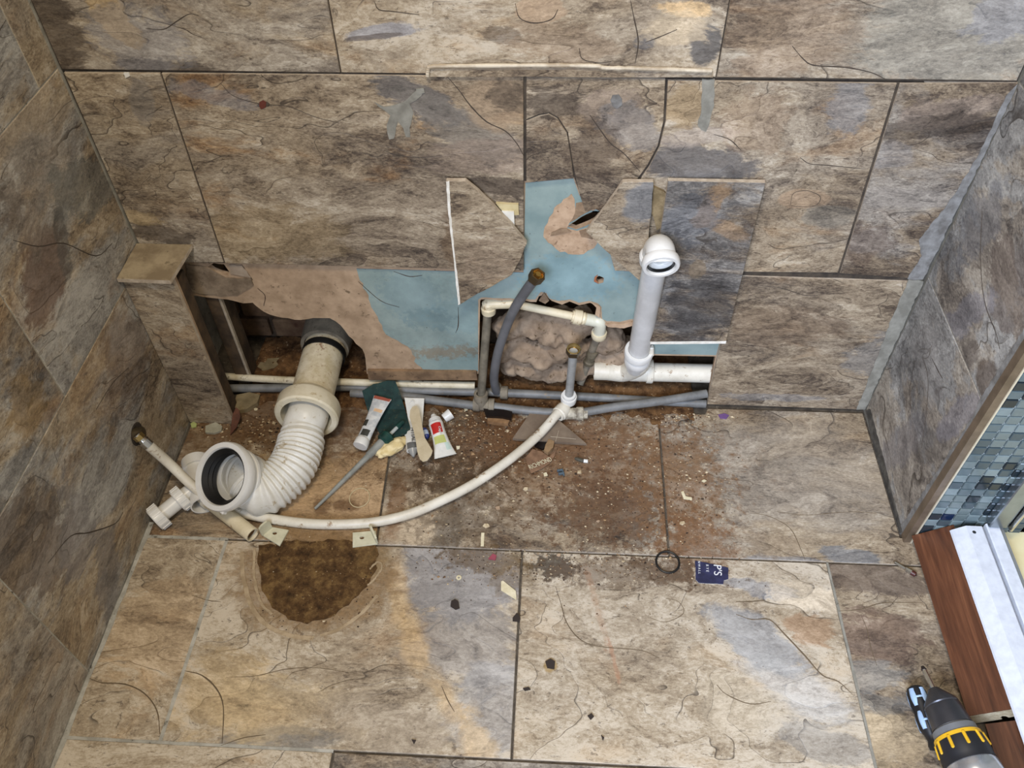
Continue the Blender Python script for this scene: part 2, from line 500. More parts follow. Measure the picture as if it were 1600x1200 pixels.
blue = pp('B', [(557, 420), (700, 424), (818, 426), (821, 286), (896, 279), (905, 305), (925, 330), (960, 330), (975, 424), (1152, 432), (1119, 555), (1012, 553)], -.011) \
    + jag(pp('B', [(1008, 496), (985, 499), (968, 503), (948, 502), (941, 498), (940, 480), (934, 474), (920, 470), (904, 473), (890, 468), (872, 470), (858, 466), (854, 458), (845, 456), (836, 468),
                   (810, 467), (790, 466), (752, 465), (747, 468)], -.011), .0012, .008, 6, False) \
    + pp('B', [(747, 580)], -.011) \
    + jag(pp('B', [(662, 579), (652, 570), (643, 548), (628, 537), (612, 528), (598, 515), (590, 495), (580, 480), (572, 455), (562, 438)], -.011), .004, .010, 8, False)
BLUEM = newmat('paint_blue_wall')
nt = BLUEM.node_tree
pos = node(nt, 'ShaderNodeNewGeometry').outputs['Position']
nA = noise(nt, pos, 9, 5, .6); nB = noise(nt, pos, 75, 6, .75); nC = noise(nt, pos, 30, 6, .7)
col = ramp(nt, nA, [(.35, (120, 140, 138)), (.62, (150, 166, 161))])
col = mixc(nt, math_(nt, 'MULTIPLY', sstep(nt, nB, .62, .70), .75), col, s2l((62, 72, 72)))
col = add_patches(nt, col, pos, nB, nA, [(690, 556, .10, .016, 5, (134, 112, 84), .8, 5.0, .4), (660, 500, .10, .09, 0, (128, 140, 136), .5, 4, .5), (720, 500, .07, .05, 0, (126, 150, 152), .7, 2), (640, 470, .06, .07, 20, (122, 146, 150), .6, 2),
      (668, 505, .05, .03, 0, (104, 128, 132), .6, 2.5), (890, 440, .10, .06, 0, (124, 160, 170), .6, 2)], 'B')
bsdf(BLUEM, col, .32, 0, nC, .35, .002)
# paint thickness with the holes repeated
hm2 = [inset(hh if area2(hh) > 0 else hh[::-1], -.0008) for hh in (h_mid, h_small)]
prism('blue_paint', blue, 'B', -.0112, .0012, [BLUEM, plain('paint_edge', (60, 110, 140), .5)], wall_back, holes=hm2, label='flaking pale blue waterproof paint')
# torn board paper in the middle of the blue paint
def bp(name, pts, w, th, mats, amp=.0012, step=.008, seed=1, par=None, bevel=0, pl='B', label=None):
    poly = pp(pl, pts, w)
    if amp: poly = jag(poly, amp, step, seed)
    return prism(name, poly, pl, w, th, mats, par or wall_back, bevel, label=label)
PAPER1 = mottle('torn_paper', (160, 132, 104), (192, 164, 136), 44, .9, 0, .5, .002, (132, 106, 82), .34, .62, .4, 9)
PAPER2 = mottle('torn_paper_brown', (120, 98, 76), (150, 126, 100), 60, .9)
bp('torn_paper', [(893, 303), (898, 312), (899, 332), (888, 352), (886, 357), (902, 361), (918, 356), (936, 352), (944, 370), (928, 388), (912, 397), (888, 397), (870, 390), (862, 382), (849, 370), (851, 355), (858, 340), (866, 325), (880, 312)], -.0104, .0016, PAPER1, .0026, seed=11)
bp('torn_paper', [(900, 318), (912, 316), (930, 325), (915, 333), (901, 342), (890, 348), (898, 334)], -.0094, .0022, PAPER2, seed=12)
bp('torn_paper', [(862, 363), (876, 357), (885, 357), (893, 362), (876, 366), (860, 369)], -.0088, .0014, PAPER2, .0008, seed=13)
bp('torn_paper', [(905, 361), (920, 356), (942, 353), (943, 368), (925, 374), (908, 370)], -.0092, .0014, PAPER2, .001, seed=14)
bp('plaster_flap', [(924, 473), (938, 480), (937, 497), (930, 492), (932, 481)], -.006, .004, PAPER1, .0008, seed=16)
bp('plaster_flap', [(842, 470), (850, 458), (858, 470), (852, 475)], -.006, .003, PAPER2, .0008, seed=17)
bp('plaster_flap', [(944, 506), (975, 507), (1000, 500), (1003, 506), (975, 513), (950, 511)], -.007, .004, PAPER1, .0015, seed=18)
bp('plaster_rim', [(929, 434), (934, 430), (931, 437), (935, 443), (928, 440)], -.0085, .002, mottle('plaster_orange', (150, 92, 60), (176, 116, 80), 80, .9), .0004, seed=19)
bp('skirting_batten', [(574, 580), (744, 582), (746, 594), (576, 594)], -.004, .014, TIMBER, .001, .03, seed=20)
# grey tile adhesive left where the lower row was stripped
bp('adhesive', [(290, 413), (323, 418), (340, 428), (352, 434), (392, 436), (396, 446), (370, 462), (345, 463), (318, 460), (292, 456)], -.0095, .0025,
   mottle('adhesive_dirty', (112, 96, 78), (150, 132, 110), 28, .9, 0, .5, .003, (86, 74, 60)), .0025, .012, seed=21)
bp('adhesive', [(358, 414), (378, 415), (392, 434), (372, 430), (360, 428)], -.009, .003, mottle('adhesive_pale', (150, 134, 116), (170, 154, 136), 28, .9), .001, seed=22)
# cracks in the bare board: thin dark ribbons laid on its face
CRACK = plain('crack_dark', (70, 56, 44), .95)
def slit(pts, wd, w, pl, par, mat=CRACK, name='crack', seed=0):
    q = catmull([to3(pl, *p2(pl, x, y, w), w) for x, y in pts], 4)
    N_ = NRM[pl]; V = []; Fc = []
    for i, p in enumerate(q):
        t = (q[min(i + 1, len(q) - 1)] - q[max(i - 1, 0)]).normalized()
        sd = t.cross(N_)
        k = wd * (.35 + .65 * math.sin(math.pi * (i + .5) / len(q))) * (.8 + .4 * mnoise.noise(p * 90))
        for a_, b_ in ((-1, 0), (0, .0006), (1, 0)):
            V.append(p + sd * k * a_ + N_ * b_)
    for i in range(len(q) - 1):
        for j in range(2):
            Fc.append((i * 3 + j, i * 3 + j + 1, i * 3 + 4 + j, i * 3 + 3 + j))
    return mk(name, V, Fc, mat, par)
for pts in ([(378, 414), (388, 428), (395, 438)], [(402, 450), (414, 462), (412, 478)], [(560, 440), (595, 470), (624, 480)], [(615, 424), (640, 432), (660, 430)], [(716, 480), (716, 508), (712, 520)]):
    slit(pts, .0011, -.0109, 'B', wall_back)

def strip(name, pts, wd, w, pl, par, mat, amp=.0006):
    q = [to3(pl, *p, w) for p in pts]
    V = []; Fc = []
    N_ = NRM[pl]
    path = catmull(q, 10)
    for i, p in enumerate(path):
        t = (path[min(i + 1, len(path) - 1)] - path[max(i - 1, 0)]).normalized()
        s = t.cross(N_)
        V += [p - s * (wd + rnd.uniform(-amp, amp)) - N_ * .003, p - s * (wd + rnd.uniform(-amp, amp)), p + s * (wd + rnd.uniform(-amp, amp)), p + s * (wd + rnd.uniform(-amp, amp)) - N_ * .003]
    for i in range(len(path) - 1):
        for j in range(3): Fc.append((i * 4 + j, i * 4 + j + 1, i * 4 + 5 + j, i * 4 + 4 + j))
    return mk(name, V, Fc, mat, par)
# tiles of the back wall
def tile(pl, poly, mat, par, w=0.0, th=.0105, gap=GAP, bevel=.0009, side=BODY, name='tile', metric=False, label=None):
    q = list(poly) if metric else pp(pl, poly, w)
    return prism(name, inset(q, gap), pl, w, th, [mat, side], par, bevel, label=label)
xd = .4655
xe = p2('B', 1119, 122)[0]
zt = 1.19
tile('B', [(0.002, H2), (xd, H2), (xd, zt), (0.002, zt)], slate('B', .03, .35, .25, [(90, 60, .05, .09, 0, DK, .85), (250, 104, .10, .012, -5, DK, .8), (170, 20, .025, .06, 20, (176, 150, 108), .7), (210, 70, .07, .06, 0, GB, .45)]), wall_back, metric=True)
tile('B', [(xd, H2), (xe, H2), (xe, zt), (xd, zt)], slate('B', .12, .15, .35, [(590, 50, .06, .012, 8, GB, .9, 2.2), (580, 58, .045, .005, 6, DK, .8, 1.5), (845, 15, .035, .02, 0, (150, 128, 104), .9, 1.2, .06), (790, 56, .03, .012, -10, DK, .7),
      (1100, 70, .025, .035, 0, (66, 66, 68), .95, 1.6), (1075, 14, .05, .012, -5, (214, 182, 136), .8), (1010, 65, .016, .012, 0, DG, .9), (880, 70, .08, .03, 0, (132, 112, 90), .6), (1055, 45, .05, .03, 0, (186, 168, 140), .6)]), wall_back, metric=True)
tile('B', [(xe, H2), (W - .002, H2), (W - .002, zt), (xe, zt)], slate('B', .02, .25, .3, [(1500, 50, .16, .09, 0, (142, 138, 126), .7), (1240, 60, .10, .06, 10, (138, 116, 94), .5), (1580, 20, .05, .05, 0, GB, .6)]), wall_back, metric=True)
for xa_, xb_ in ((.002, .1655), (.1655, .765), (.765, 1.365), (1.365, W - .002)):
    tile('B', [(xa_, zt), (xb_, zt), (xb_, 1.6), (xa_, 1.6)], slate('B', .02, .3, .3), wall_back, metric=True)
tile('B', [(98, 113), (250, 114), (350, 411), (229, 411)], slate('B', .05, .25, .25, [(250, 365, .06, .025, -12, DK, .8), (218, 340, .05, .015, -10, (172, 150, 112), .7), (222, 160, .02, .045, -15, (120, 112, 102), .8, 1.5)]), wall_back)
tile('B', [(251, 114), (819, 119), (819, 424), (351, 412)], slate('B', .0, .12, .6, [(660, 160, .085, .035, -28, DG, .85), (720, 200, .11, .04, -30, (112, 106, 98), .8), (775, 160, .055, .05, -35, (150, 130, 106), .9, 1.2), (790, 150, .03, .03, -30, DK, .65),
      (770, 290, .09, .018, -6, DK, .85), (760, 245, .10, .035, 5, (134, 118, 104), .7), (340, 150, .07, .02, -18, GB, .5), (400, 370, .2, .06, 0, (140, 120, 88), .5), (720, 380, .03, .1, 0, (110, 88, 66), .6)]), wall_back)
DKT = slate('B', -.13, .1, .2, [(860, 160, .05, .03, -10, DK, .8), (960, 165, .05, .03, 0, (140, 124, 108), .85), (990, 200, .045, .04, -30, (128, 122, 116), .8), (930, 240, .05, .05, 0, (78, 64, 54), .6)])
tile('B', [(822, 189.5), (842, 181.5), (857.5, 178.5), (871, 186), (886, 208.5), (893, 250), (896.5, 279), (870, 281), (822, 286)], DKT, wall_back, gap=.0004, bevel=.0005)
tile('B', [(822, 121), (1040, 124), (1037, 190), (1028, 228), (1012, 258), (1000, 275), (980, 302), (962, 328), (945, 335), (930, 327), (914, 330), (906, 306), (899, 278), (894, 250), (887, 207), (872, 184), (858, 176), (842, 179), (822, 187)], DKT, wall_back, gap=.0005, bevel=.0005)
tile('B', [(1042.5, 125), (1403, 130), (1310, 427), (960, 424), (951, 392), (973, 340), (1002, 277), (1014, 260), (1029.5, 230), (1039, 190)],
     slate('B', .0, .2, .35, [(1085, 255, .10, .04, 0, (82, 80, 80), .95, 1.8), (1085, 215, .075, .018, 8, (150, 138, 126), .7), (1075, 160, .04, .04, 0, (146, 124, 92), .7), (1330, 160, .035, .05, 0, (134, 132, 130), .7),
       (1180, 190, .06, .06, 0, (140, 116, 92), .4), (1255, 310, .045, .02, 0, (156, 132, 106), .8, 1.1, .06), (1290, 340, .05, .02, 0, (128, 122, 110), .6)]), wall_back)
tile('B', [(1406, 130), (1593, 129), (1441, 437), (1312, 428)], slate('B', -.17, .5, .1, [(1480, 175, .075, .025, 12, (146, 130, 116), .75), (1370, 245, .05, .03, 10, (140, 134, 128), .6), (1450, 200, .10, .02, 8, DK, .7), (1420, 310, .09, .02, 0, (140, 132, 122), .7), (1340, 380, .06, .05, 0, (92, 74, 64), .5)]), wall_back)
tile('B', [(1151, 431), (1438, 440), (1349, 641), (1104, 632), (1121, 556)], slate('B', -.02, .12, .3, [(1200, 620, .10, .012, 0, (130, 128, 126), .6), (1360, 560, .05, .06, 0, (126, 124, 120), .6), (1220, 510, .12, .05, 0, (122, 102, 82), .5)]), wall_back)
# dark grout filling the joints
GRB = mottle('joint_dark', (50, 43, 36), (78, 68, 56), 40, .95)
def bed(poly, metric=False): prism('grout_bed', poly if metric else pp('B', poly, -.004), 'B', -.004, .0075, GRB, wall_back)
bed([(0, H2 - .003), (W, H2 - .003), (W, 1.6), (0, 1.6)], True)
bed([(99, 116), (818, 121), (818, 422), (352, 411), (230, 409)])
bed([(815, 120), (1592, 131), (1440, 441), (1312, 434), (1160, 434), (1155, 424), (964, 423), (955, 392), (978, 342), (964, 326), (945, 333), (930, 325), (915, 328), (907, 305), (897, 277), (870, 278), (824, 283), (815, 282)])
bed([(1154, 432), (1437, 438), (1349, 639), (1108, 631), (1125, 556)])
# broken edges in the slate faces
CRK = plain('slate_crack', (70, 60, 50), .9)
for pts, wd in (([(700, 121), (718, 142), (735, 165), (760, 190), (790, 205), (808, 225), (818, 243)], .0014), ([(922, 180), (938, 203), (955, 225), (975, 240), (1000, 268)], .0014), ([(1238, 72), (1255, 92), (1272, 102), (1320, 105), (1360, 113), (1382, 123)], .0013),
                ([(1250, 246), (1265, 256), (1290, 258), (1330, 262), (1352, 264)], .0011), ([(985, 0), (990, 25), (997, 60), (996, 80), (992, 100)], .0012), ([(1008, 66), (1030, 58), (1058, 46)], .0010), ([(585, 2), (592, 15), (615, 18), (655, 23)], .0011),
                ([(345, 130), (365, 150), (410, 163), (450, 166), (490, 182), (530, 192)], .0009), ([(600, 235), (620, 242), (650, 246), (690, 243)], .0009), ([(1175, 445), (1220, 450), (1255, 461), (1278, 461)], .0010), ([(805, 5), (812, 28), (835, 36), (862, 30), (872, 14)], .0011),
                ([(905, 75), (910, 92), (935, 98), (955, 96)], .0009), ([(1235, 320), (1240, 302), (1262, 298), (1282, 308), (1272, 322), (1240, 322)], .0008), ([(1115, 210), (1140, 218), (1158, 235)], .0010), ([(228, 44), (255, 46), (275, 34), (295, 22), (310, 24)], .0010)):
    slit(pts, wd, .0002, 'B', wall_back, CRK)
# leftover strip of tile and its sealant bead above the cistern place
bp('tile_strip', [(670, 108), (1113, 110), (1114, 121), (668, 120)], .006, .006, [slate('B', -.03, .3, .1), BODY], .0006, .03, 30)
BEAD = mottle('sealant_bead', (168, 152, 128), (206, 194, 172), 26, .6)
tube('sealant_bead', [to3('B', *p2('B', x, y, .008), .008) for x, y in [(668, 119), (669, 110), (674, 104), (720, 103), (860, 102), (930, 103), (945, 106), (1000, 107), (1112, 111)]], lambda s: .0032 + .0012 * mnoise.noise(Vector((s * 40, 1, 2))), BEAD, wall_back, 8, 6)
# silicone smears and drips
def smear(pts, mat, pl='B', w=.0012, par=None, seed=0, amp=.0015, name='silicone_smear'):
    return bp(name, pts, w, .003, mat, amp, .009, seed, par, 0, pl)
smear([(1097, 124), (1117, 124), (1116, 165), (1108, 195), (1103, 206), (1096, 203), (1090, 196), (1096, 170)], SILI, seed=31)
smear([(585, 160), (600, 167), (630, 160), (645, 146), (655, 138), (663, 141), (658, 150), (640, 162), (646, 175), (640, 200), (641, 214), (634, 214), (630, 200), (622, 190), (616, 216), (608, 218), (604, 196), (610, 180), (600, 172)], SILI, seed=32)
smear([(650, 139), (662, 138), (664, 145), (652, 148)], SILI, seed=33, w=.002)
smear([(957, 149), (967, 148), (972, 155), (972, 164), (964, 170), (957, 166), (954, 157)], SILIB, seed=34, amp=.0004)
smear([(1572, 150), (1590, 132), (1520, 280), (1442, 437), (1418, 436), (1440, 400), (1436, 375), (1480, 320), (1500, 290), (1530, 240)], SILIB, seed=35, w=.0011, amp=.0016)
smear([(1420, 437), (1443, 440), (1352, 640), (1338, 640), (1370, 560), (1392, 500)], SILI, seed=36, w=.0011)
# marks: small rust spot and a white plug
bp('rust_spot', [(405, 160), (411, 157), (416, 160), (415, 168), (408, 171), (405, 166)], .0012, .003, plain('rust_spot', (96, 44, 30), .8), .0006, .005, 40)
bp('plaster_plug', [(193, 114), (201, 114), (203, 119), (196, 122)], .0015, .003, plain('plaster_white', (226, 222, 212), .8), .0003, .005, 41)
# adhesive dabs behind the added tile layer
ADH = mottle('tile_adhesive', (140, 124, 96), (176, 158, 126), 34, .9, 0, .6, .003)
bp('adhesive', [(775, 318), (810, 320), (811, 336), (790, 336)], .006, .007, mottle('adhesive_cream', (184, 166, 120), (204, 188, 144), 30, .9), .0005, .01, 42)
bp('adhesive', [(784, 330), (803, 331), (804, 356), (788, 350)], .009, .009, plain('spacer_white', (222, 218, 206), .7), .0003, .02, 43)
bp('adhesive', [(1020, 292), (1038, 300), (1052, 318), (1046, 350), (1026, 360), (1016, 330)], .007, .008, mottle('adhesive_olive', (110, 94, 66), (142, 124, 92), 44, .9, 0, .7, .004), .002, .012, 44)
# the added layer of tile, broken into three, proud of the wall on dabs of adhesive
LAY = .020
bp('patch_tile', [(697, 283), (727, 283), (748, 300), (772, 323), (800, 352), (823, 381), (812, 408), (799, 430), (775, 444), (738, 464), (717, 477), (709, 400)], LAY, .010,
   [slate('B', -.0, .0, .3, [(760, 400, .05, .06, 20, (132, 114, 96), .5)], turn=35), BODY], .0009, .012, 45, bevel=.0006, label='broken triangular piece of slate tile with a white cut edge')
bp('patch_tile', [(973, 285), (1021, 285), (1017, 340), (1006, 437), (1004, 442), (975, 418), (950, 395), (916, 363), (940, 332)], LAY, .010,
   [slate('B', .03, .15, .2, [(1006, 305, .035, .05, -20, (112, 114, 116), .9, 1.4)], turn=20), BODY], .0009, .012, 46, bevel=.0006, label='kite shaped broken piece of slate tile')
bp('patch_tile', [(1044, 283), (1196, 286), (1134, 536), (1016, 535), (1012, 500), (1024, 420)], LAY, .010,
   [slate('B', -.20, .8, .0, [(1110, 310, .02, .05, -18, (150, 122, 92), .85, 2), (1135, 350, .05, .018, -28, (146, 120, 92), .75, 2), (1080, 330, .05, .06, 0, (104, 106, 110), .7), (1088, 410, .018, .024, 0, (128, 112, 92), .9, .8, .05), (1090, 470, .07, .09, 0, (66, 64, 64), .7)]), BODY], .0004, .05, 47, bevel=.0006, label='dark grey slate tile with a pale lower edge')
bp('chipped_edge', [(697, 284), (702, 283), (704, 330), (711, 400), (716, 440), (719, 475), (716, 477), (708, 400), (700, 330)], LAY + .0003, .002, BODYW, .0006, .008, 48)
bp('chipped_edge', [(1016, 534), (1135, 533), (1134, 537), (1016, 538)], LAY + .0003, .003, BODYW, .0003, .02, 49)
for i, (x, y, r) in enumerate([(735, 330, .02), (740, 420, .02), (780, 380, .018), (985, 330, .016), (985, 400, .014), (1120, 330, .03), (1100, 440, .03), (1060, 490, .025)]):
    u, v_ = p2('B', x, y, .005)
    prism('adhesive', jag([(u + r * math.cos(t * .7854), v_ + r * math.sin(t * .7854)) for t in range(8)], .002, .01, i), 'B', .0098, .0095 if y < 420 else .021, ADH, wall_back)

# ------------------------------------------------------------------ the space behind the board
inner = struct(mk('wall_inner', [(-.05, .19, -.05), (W + .05, .19, -.05), (W + .05, .19, .5), (-.05, .19, .5), (-.05, .21, -.05), (W + .05, .21, -.05), (W + .05, .21, .5), (-.05, .21, .5)],
      [(0, 1, 2, 3), (4, 5, 6, 7), (0, 1, 5, 4), (1, 2, 6, 5), (2, 3, 7, 6), (3, 0, 4, 7)], mottle('mortar_dark', (66, 52, 40), (100, 82, 62), 30, .95)))
bm0 = None
BR = [mottle('brick_dark', (88, 68, 50), (128, 100, 74), 16, .95, c3_=(70, 52, 40)), mottle('brick_brown', (98, 72, 52), (138, 112, 84), 14, .95, c3_=(84, 56, 40))]
for r_ in range(4):
    for c_ in range(5):
        x0 = .0 + c_ * .135 - (r_ % 2) * .066
        o = box('brick', (x0 + .064, .184, .012 + r_ * .066 + .03), (1, 0, 0), (0, 0, 1), (0, 1, 0), .124, .056, .02, BR[(r_ + c_) % 2], inner, .004)
# studs of the partition, seen in the left opening
st_ = struct(thing('trim_1', 'old timber stud inside the left wall opening', 'stud', (.10, .03, 0)))
tube_b = lambda a_, b_, wd, mat, par, name: box(name, (Vector(a_) + Vector(b_)) / 2, Vector(b_) - Vector(a_), Vector((0, 1, 0)), (Vector(b_) - Vector(a_)).cross(Vector((0, 1, 0))), (Vector(b_) - Vector(a_)).length, wd, wd * .5, mat, par, .002)
tube_b((.098, .05, .0), (.098, .05, .40), .06, DARKWOOD, st_, 'stud')
tube_b((.116, .024, .02), (.114, .024, .34), .012, mottle('stud_edge', (150, 136, 116), (176, 164, 146), 40, .85), st_, 'edge_strip')

# ------------------------------------------------------------------ floor
DEND = [  # dirt on the floor: (px, py, rx, ry, turn, colour, strength, rag, soft)
    (880, 720, .30, .14, 0, (116, 84, 54), .62, 3.2, .35), (760, 690, .14, .10, 0, (84, 60, 38), .8, 3.6, .3), (720, 655, .14, .035, 0, (78, 58, 38), .8, 3.6, .3), (860, 690, .20, .09, 0, (104, 68, 38), .6, 3.8, .3),
    (960, 800, .14, .08, 0, (92, 66, 46), .75, 4.6, .16), (1060, 760, .09, .16, 0, (122, 90, 60), .65, 3.6, .3), (1085, 850, .07, .07, 0, (118, 84, 56), .7, 4.0, .25), (720, 780, .10, .10, 0, (86, 70, 52), .6, 4.5, .2),
    (865, 885, .05, .025, 0, (52, 44, 38), .95, 4.0, .15), (980, 895, .16, .03, 0, (92, 74, 58), .7, 4.6, .15), (1045, 890, .07, .03, 0, (88, 68, 50), .7, 4.2, .2),
    (760, 875, .09, .03, -4, (96, 76, 50), .75, 2.6, .15), (800, 900, .04, .04, 0, (110, 92, 66), .5, 3.5, .2), (930, 940, .006, .07, 14, (158, 116, 84), .38, 5.0, .4),
    (960, 1035, .004, .04, 12, (170, 122, 92), .5, 3, .3), (860, 1040, .012, .012, 0, (150, 120, 60), .8, 1, .15),
    (540, 790, .03, .014, 0, (92, 62, 36), .8, 1.6, .2), (500, 790, .02, .02, 0, (96, 66, 40), .7, 2.2, .2), (440, 660, .22, .09, 0, (92, 62, 36), .85, 3.0, .3), (330, 690, .10, .06, 0, (110, 84, 56), .5, 3, .3),
    (620, 790, .018, .09, 0, (110, 72, 36), .7, 1.8, .25), (640, 745, .07, .03, 0, (84, 62, 40), .7, 4, .25), (700, 740, .06, .06, 0, (70, 54, 38), .6, 5, .2),
    (490, 905, .165, .115, 0, (132, 104, 66), .60, .9, .12), (500, 900, .15, .10, 0, (118, 88, 52), .45, 1.6, .2), (590, 880, .02, .04, -30, (150, 130, 96), .4, 1, .2)]
floor = struct(mk('floor', [(-.03, -2.0, -.004), (2.3, -2.0, -.004), (2.3, .21, -.004), (-.03, .21, -.004), (-.03, -2.0, -.04), (2.3, -2.0, -.04), (2.3, .21, -.04), (-.03, .21, -.04)],
      [(0, 1, 2, 3), (4, 5, 6, 7), (0, 1, 5, 4), (1, 2, 6, 5), (2, 3, 7, 6), (3, 0, 4, 7)], GROUT))
FG = .0022
jx1 = p2('F', 597, 800)[0]; jx2a = p2('F', 1030, 660)[0]; jx2b = p2('F', 1045, 862)[0]
ya = -.393; yb = -.7925
fa, fb, fc = .172, .7715, 1.3705
def ft(poly, mat): return tile('F', poly, mat, floor, 0, .006, FG, .0012, BODY, metric=True)
XR = 1.556
ft([(.003, -.02), (jx1 - .012, -.02), (jx1, ya), (.003, ya)], slate('F', .02, .0, .5, [(560, 780, .22, .14, 0, (158, 128, 92), .8, 1.5, .2), (460, 760, .10, .10, 0, (160, 132, 96), .7), (330, 800, .07, .05, 0, (140, 122, 98), .5)], DEND))
ft([(jx1 - .012, -.02), (jx2a, -.02), (jx2b, ya), (jx1, ya)], slate('F', .06, .25, .3, [(650, 800, .06, .10, 0, (178, 160, 134), .6), (700, 840, .03, .10, 0, (84, 78, 70), .6), (1010, 790, .05, .10, 0, (128, 120, 110), .5)], DEND))
ft([(jx2a, -.02), (p2('F', 1100, 640)[0], -.02), (p2('F', 1104, 633)[0], -.002), (W - .002, -.002), (W - .002, YE), (XR, YE), (XR, ya), (jx2b, ya)],
   slate('F', .03, .35, .15, [(1250, 740, .18, .14, 0, (150, 140, 126), .55, 1.6, .25), (1330, 870, .06, .02, -8, (108, 112, 116), .8), (1240, 880, .08, .015, -4, (120, 124, 130), .6), (1210, 850, .06, .03, 0, (132, 116, 96), .6)], DEND))
ft([(.003, ya), (fa, ya), (fa - .002, yb), (.003, yb)], slate('F', .17, .0, .45, [(250, 980, .10, .10, 0, (176, 150, 116), .4)], DEND))
ft([(fa, ya), (fb, ya), (fb, yb), (fa - .002, yb)], slate('F', .20, .05, .3, [(720, 900, .12, .10, -10, (118, 116, 116), .95, 1.8, .12), (730, 1000, .10, .10, -20, (132, 128, 124), .75, 2.0, .15), (760, 1100, .07, .08, -20, (138, 136, 134), .7, 2.0, .15),
      (622, 930, .018, .07, 8, (186, 158, 116), .6, 3.0, .3), (648, 1005, .022, .07, 22, (190, 160, 116), .65, 3.0, .3), (695, 1085, .020, .07, 35, (184, 158, 120), .6, 3.0, .3), (742, 1155, .022, .06, 22, (186, 160, 120), .6, 3.0, .3), (450, 1155, .09, .022, 4, (104, 100, 94), .95, 1.5), (360, 1158, .02, .014, 0, (108, 104, 98), .9, 1), (340, 1090, .09, .08, 0, (182, 156, 112), .4, 3.5, .3),
      (420, 1110, .12, .06, 0, (196, 174, 136), .4, 3.5, .3), (600, 1130, .12, .04, -10, (136, 124, 108), .6)], DEND))
ft([(fb, ya), (fc, ya), (fc + .004, yb), (fb, yb)], slate('F', .24, .12, .2, [(1180, 1000, .10, .045, -38, (126, 126, 126), .9, 1.6, .12), (1190, 920, .06, .02, -6, (120, 122, 126), .7), (1270, 985, .05, .03, 0, (138, 108, 80), .7), (1240, 1070, .10, .04, -30, (158, 156, 152), .7, 2, .2),
      (1280, 1160, .09, .03, -15, (122, 118, 112), .7), (1150, 1100, .08, .06, -20, (160, 148, 128), .5), (1260, 930, .08, .03, -12, (186, 172, 150), .6)], DEND))
ft([(fc, ya), (XR, ya), (XR, yb), (fc + .004, yb)], slate('F', -.03, .2, .2, [(1360, 900, .09, .03, -6, (90, 78, 70), .8), (1380, 990, .08, .05, 0, (110, 90, 78), .75), (1360, 1060, .06, .03, 0, (150, 146, 138), .7), (1400, 1150, .08, .05, 0, (176, 156, 124), .7), (1385, 1100, .07, .02, 0, (104, 104, 102), .6)], DEND))
jf3 = p2('F', 519, 1185)[0]
SL3 = slate('F', .2, .0, .5); SL4 = slate('F', -.02, .5, .1)
ft([(.003, yb), (jf3, yb), (jf3, yb - .4), (.003, yb - .4)], SL3)
ft([(jf3, yb), (jf3 + .6, yb), (jf3 + .6, yb - .4), (jf3, yb - .4)], SL4)
ft([(jf3 + .6, yb), (XR, yb), (XR, yb - .4), (jf3 + .6, yb - .4)], SL3)
ft([(.003, yb - .4), (fa, yb - .4), (fa, yb - .8), (.003, yb - .8)], SL4)
ft([(fa, yb - .4), (fb, yb - .4), (fb, yb - .8), (fa, yb - .8)], SL3)
ft([(fb, yb - .4), (fc, yb - .4), (fc, yb - .8), (fb, yb - .8)], SL4)
ft([(fc, yb - .4), (XR, yb - .4), (XR, yb - .8), (fc, yb - .8)], SL3)
CRKF = plain('floor_crack', (104, 88, 66), .9)
for pts, wd in (([(140, 1060), (160, 1067), (195, 1069), (225, 1083), (245, 1110), (250, 1148)], .0016), ([(288, 1048), (315, 1055), (338, 1076), (349, 1105), (347, 1162)], .0016), ([(868, 916), (877, 945), (885, 972), (905, 998), (935, 1010), (1000, 1016), (1030, 1028)], .0012),
                ([(1150, 960), (1175, 968), (1202, 968), (1225, 990), (1258, 1025), (1285, 1055), (1310, 1065), (1332, 1085)], .0018), ([(1120, 1070), (1135, 1085), (1172, 1100), (1205, 1096)], .0011), ([(1180, 802), (1205, 808), (1235, 826), (1252, 860), (1258, 875)], .0010),
                ([(1040, 935), (1060, 940), (1068, 958), (1040, 972), (1015, 965)], .0007), ([(1150, 940), (1170, 940), (1195, 938)], .0016), ([(300, 930), (325, 938), (345, 940)], .0008), ([(360, 1058), (400, 1056), (450, 1045), (500, 1044), (550, 1052)], .0008), ([(1310, 955), (1345, 952), (1380, 942), (1440, 942)], .0011),
                ([(345, 1165), (380, 1153), (415, 1148)], .0010), ([(690, 1072), (700, 1095), (710, 1112)], .0011), ([(1345, 960), (1355, 985), (1360, 1010), (1370, 1040)], .0009), ([(1215, 800), (1260, 805), (1320, 800), (1380, 802)], .0006)):
    slit(pts, wd, .0002, 'F', floor, CRKF)
# pale grout lines towards the left
strip('grout_line', [(fa, ya - .002), (fa - .001, -.6), (fa - .002, yb + .003)], .0034, .0004, 'F', floor, GROUTL)
strip('grout_line', [(.002, ya), (.09, ya), (fa + .003, ya)], .0034, .0004, 'F', floor, GROUTL)
strip('grout_line', [(.002, yb), (.25, yb), (jf3, yb)], .0026, .0002, 'F', floor, GROUTL)
strip('grout_line', [(.004, -.36), (.003, -.7), (.003, -1.2)], .0045, .0008, 'F', floor, GROUTL, .002)
strip('grout_line', [(fc, ya), (fc + .002, -.55), (fc + .0035, yb)], .0024, .0002, 'F', floor, mottle('grout_mid', (128, 124, 112), (150, 146, 134), 30, .85, c3_=(90, 84, 72)))

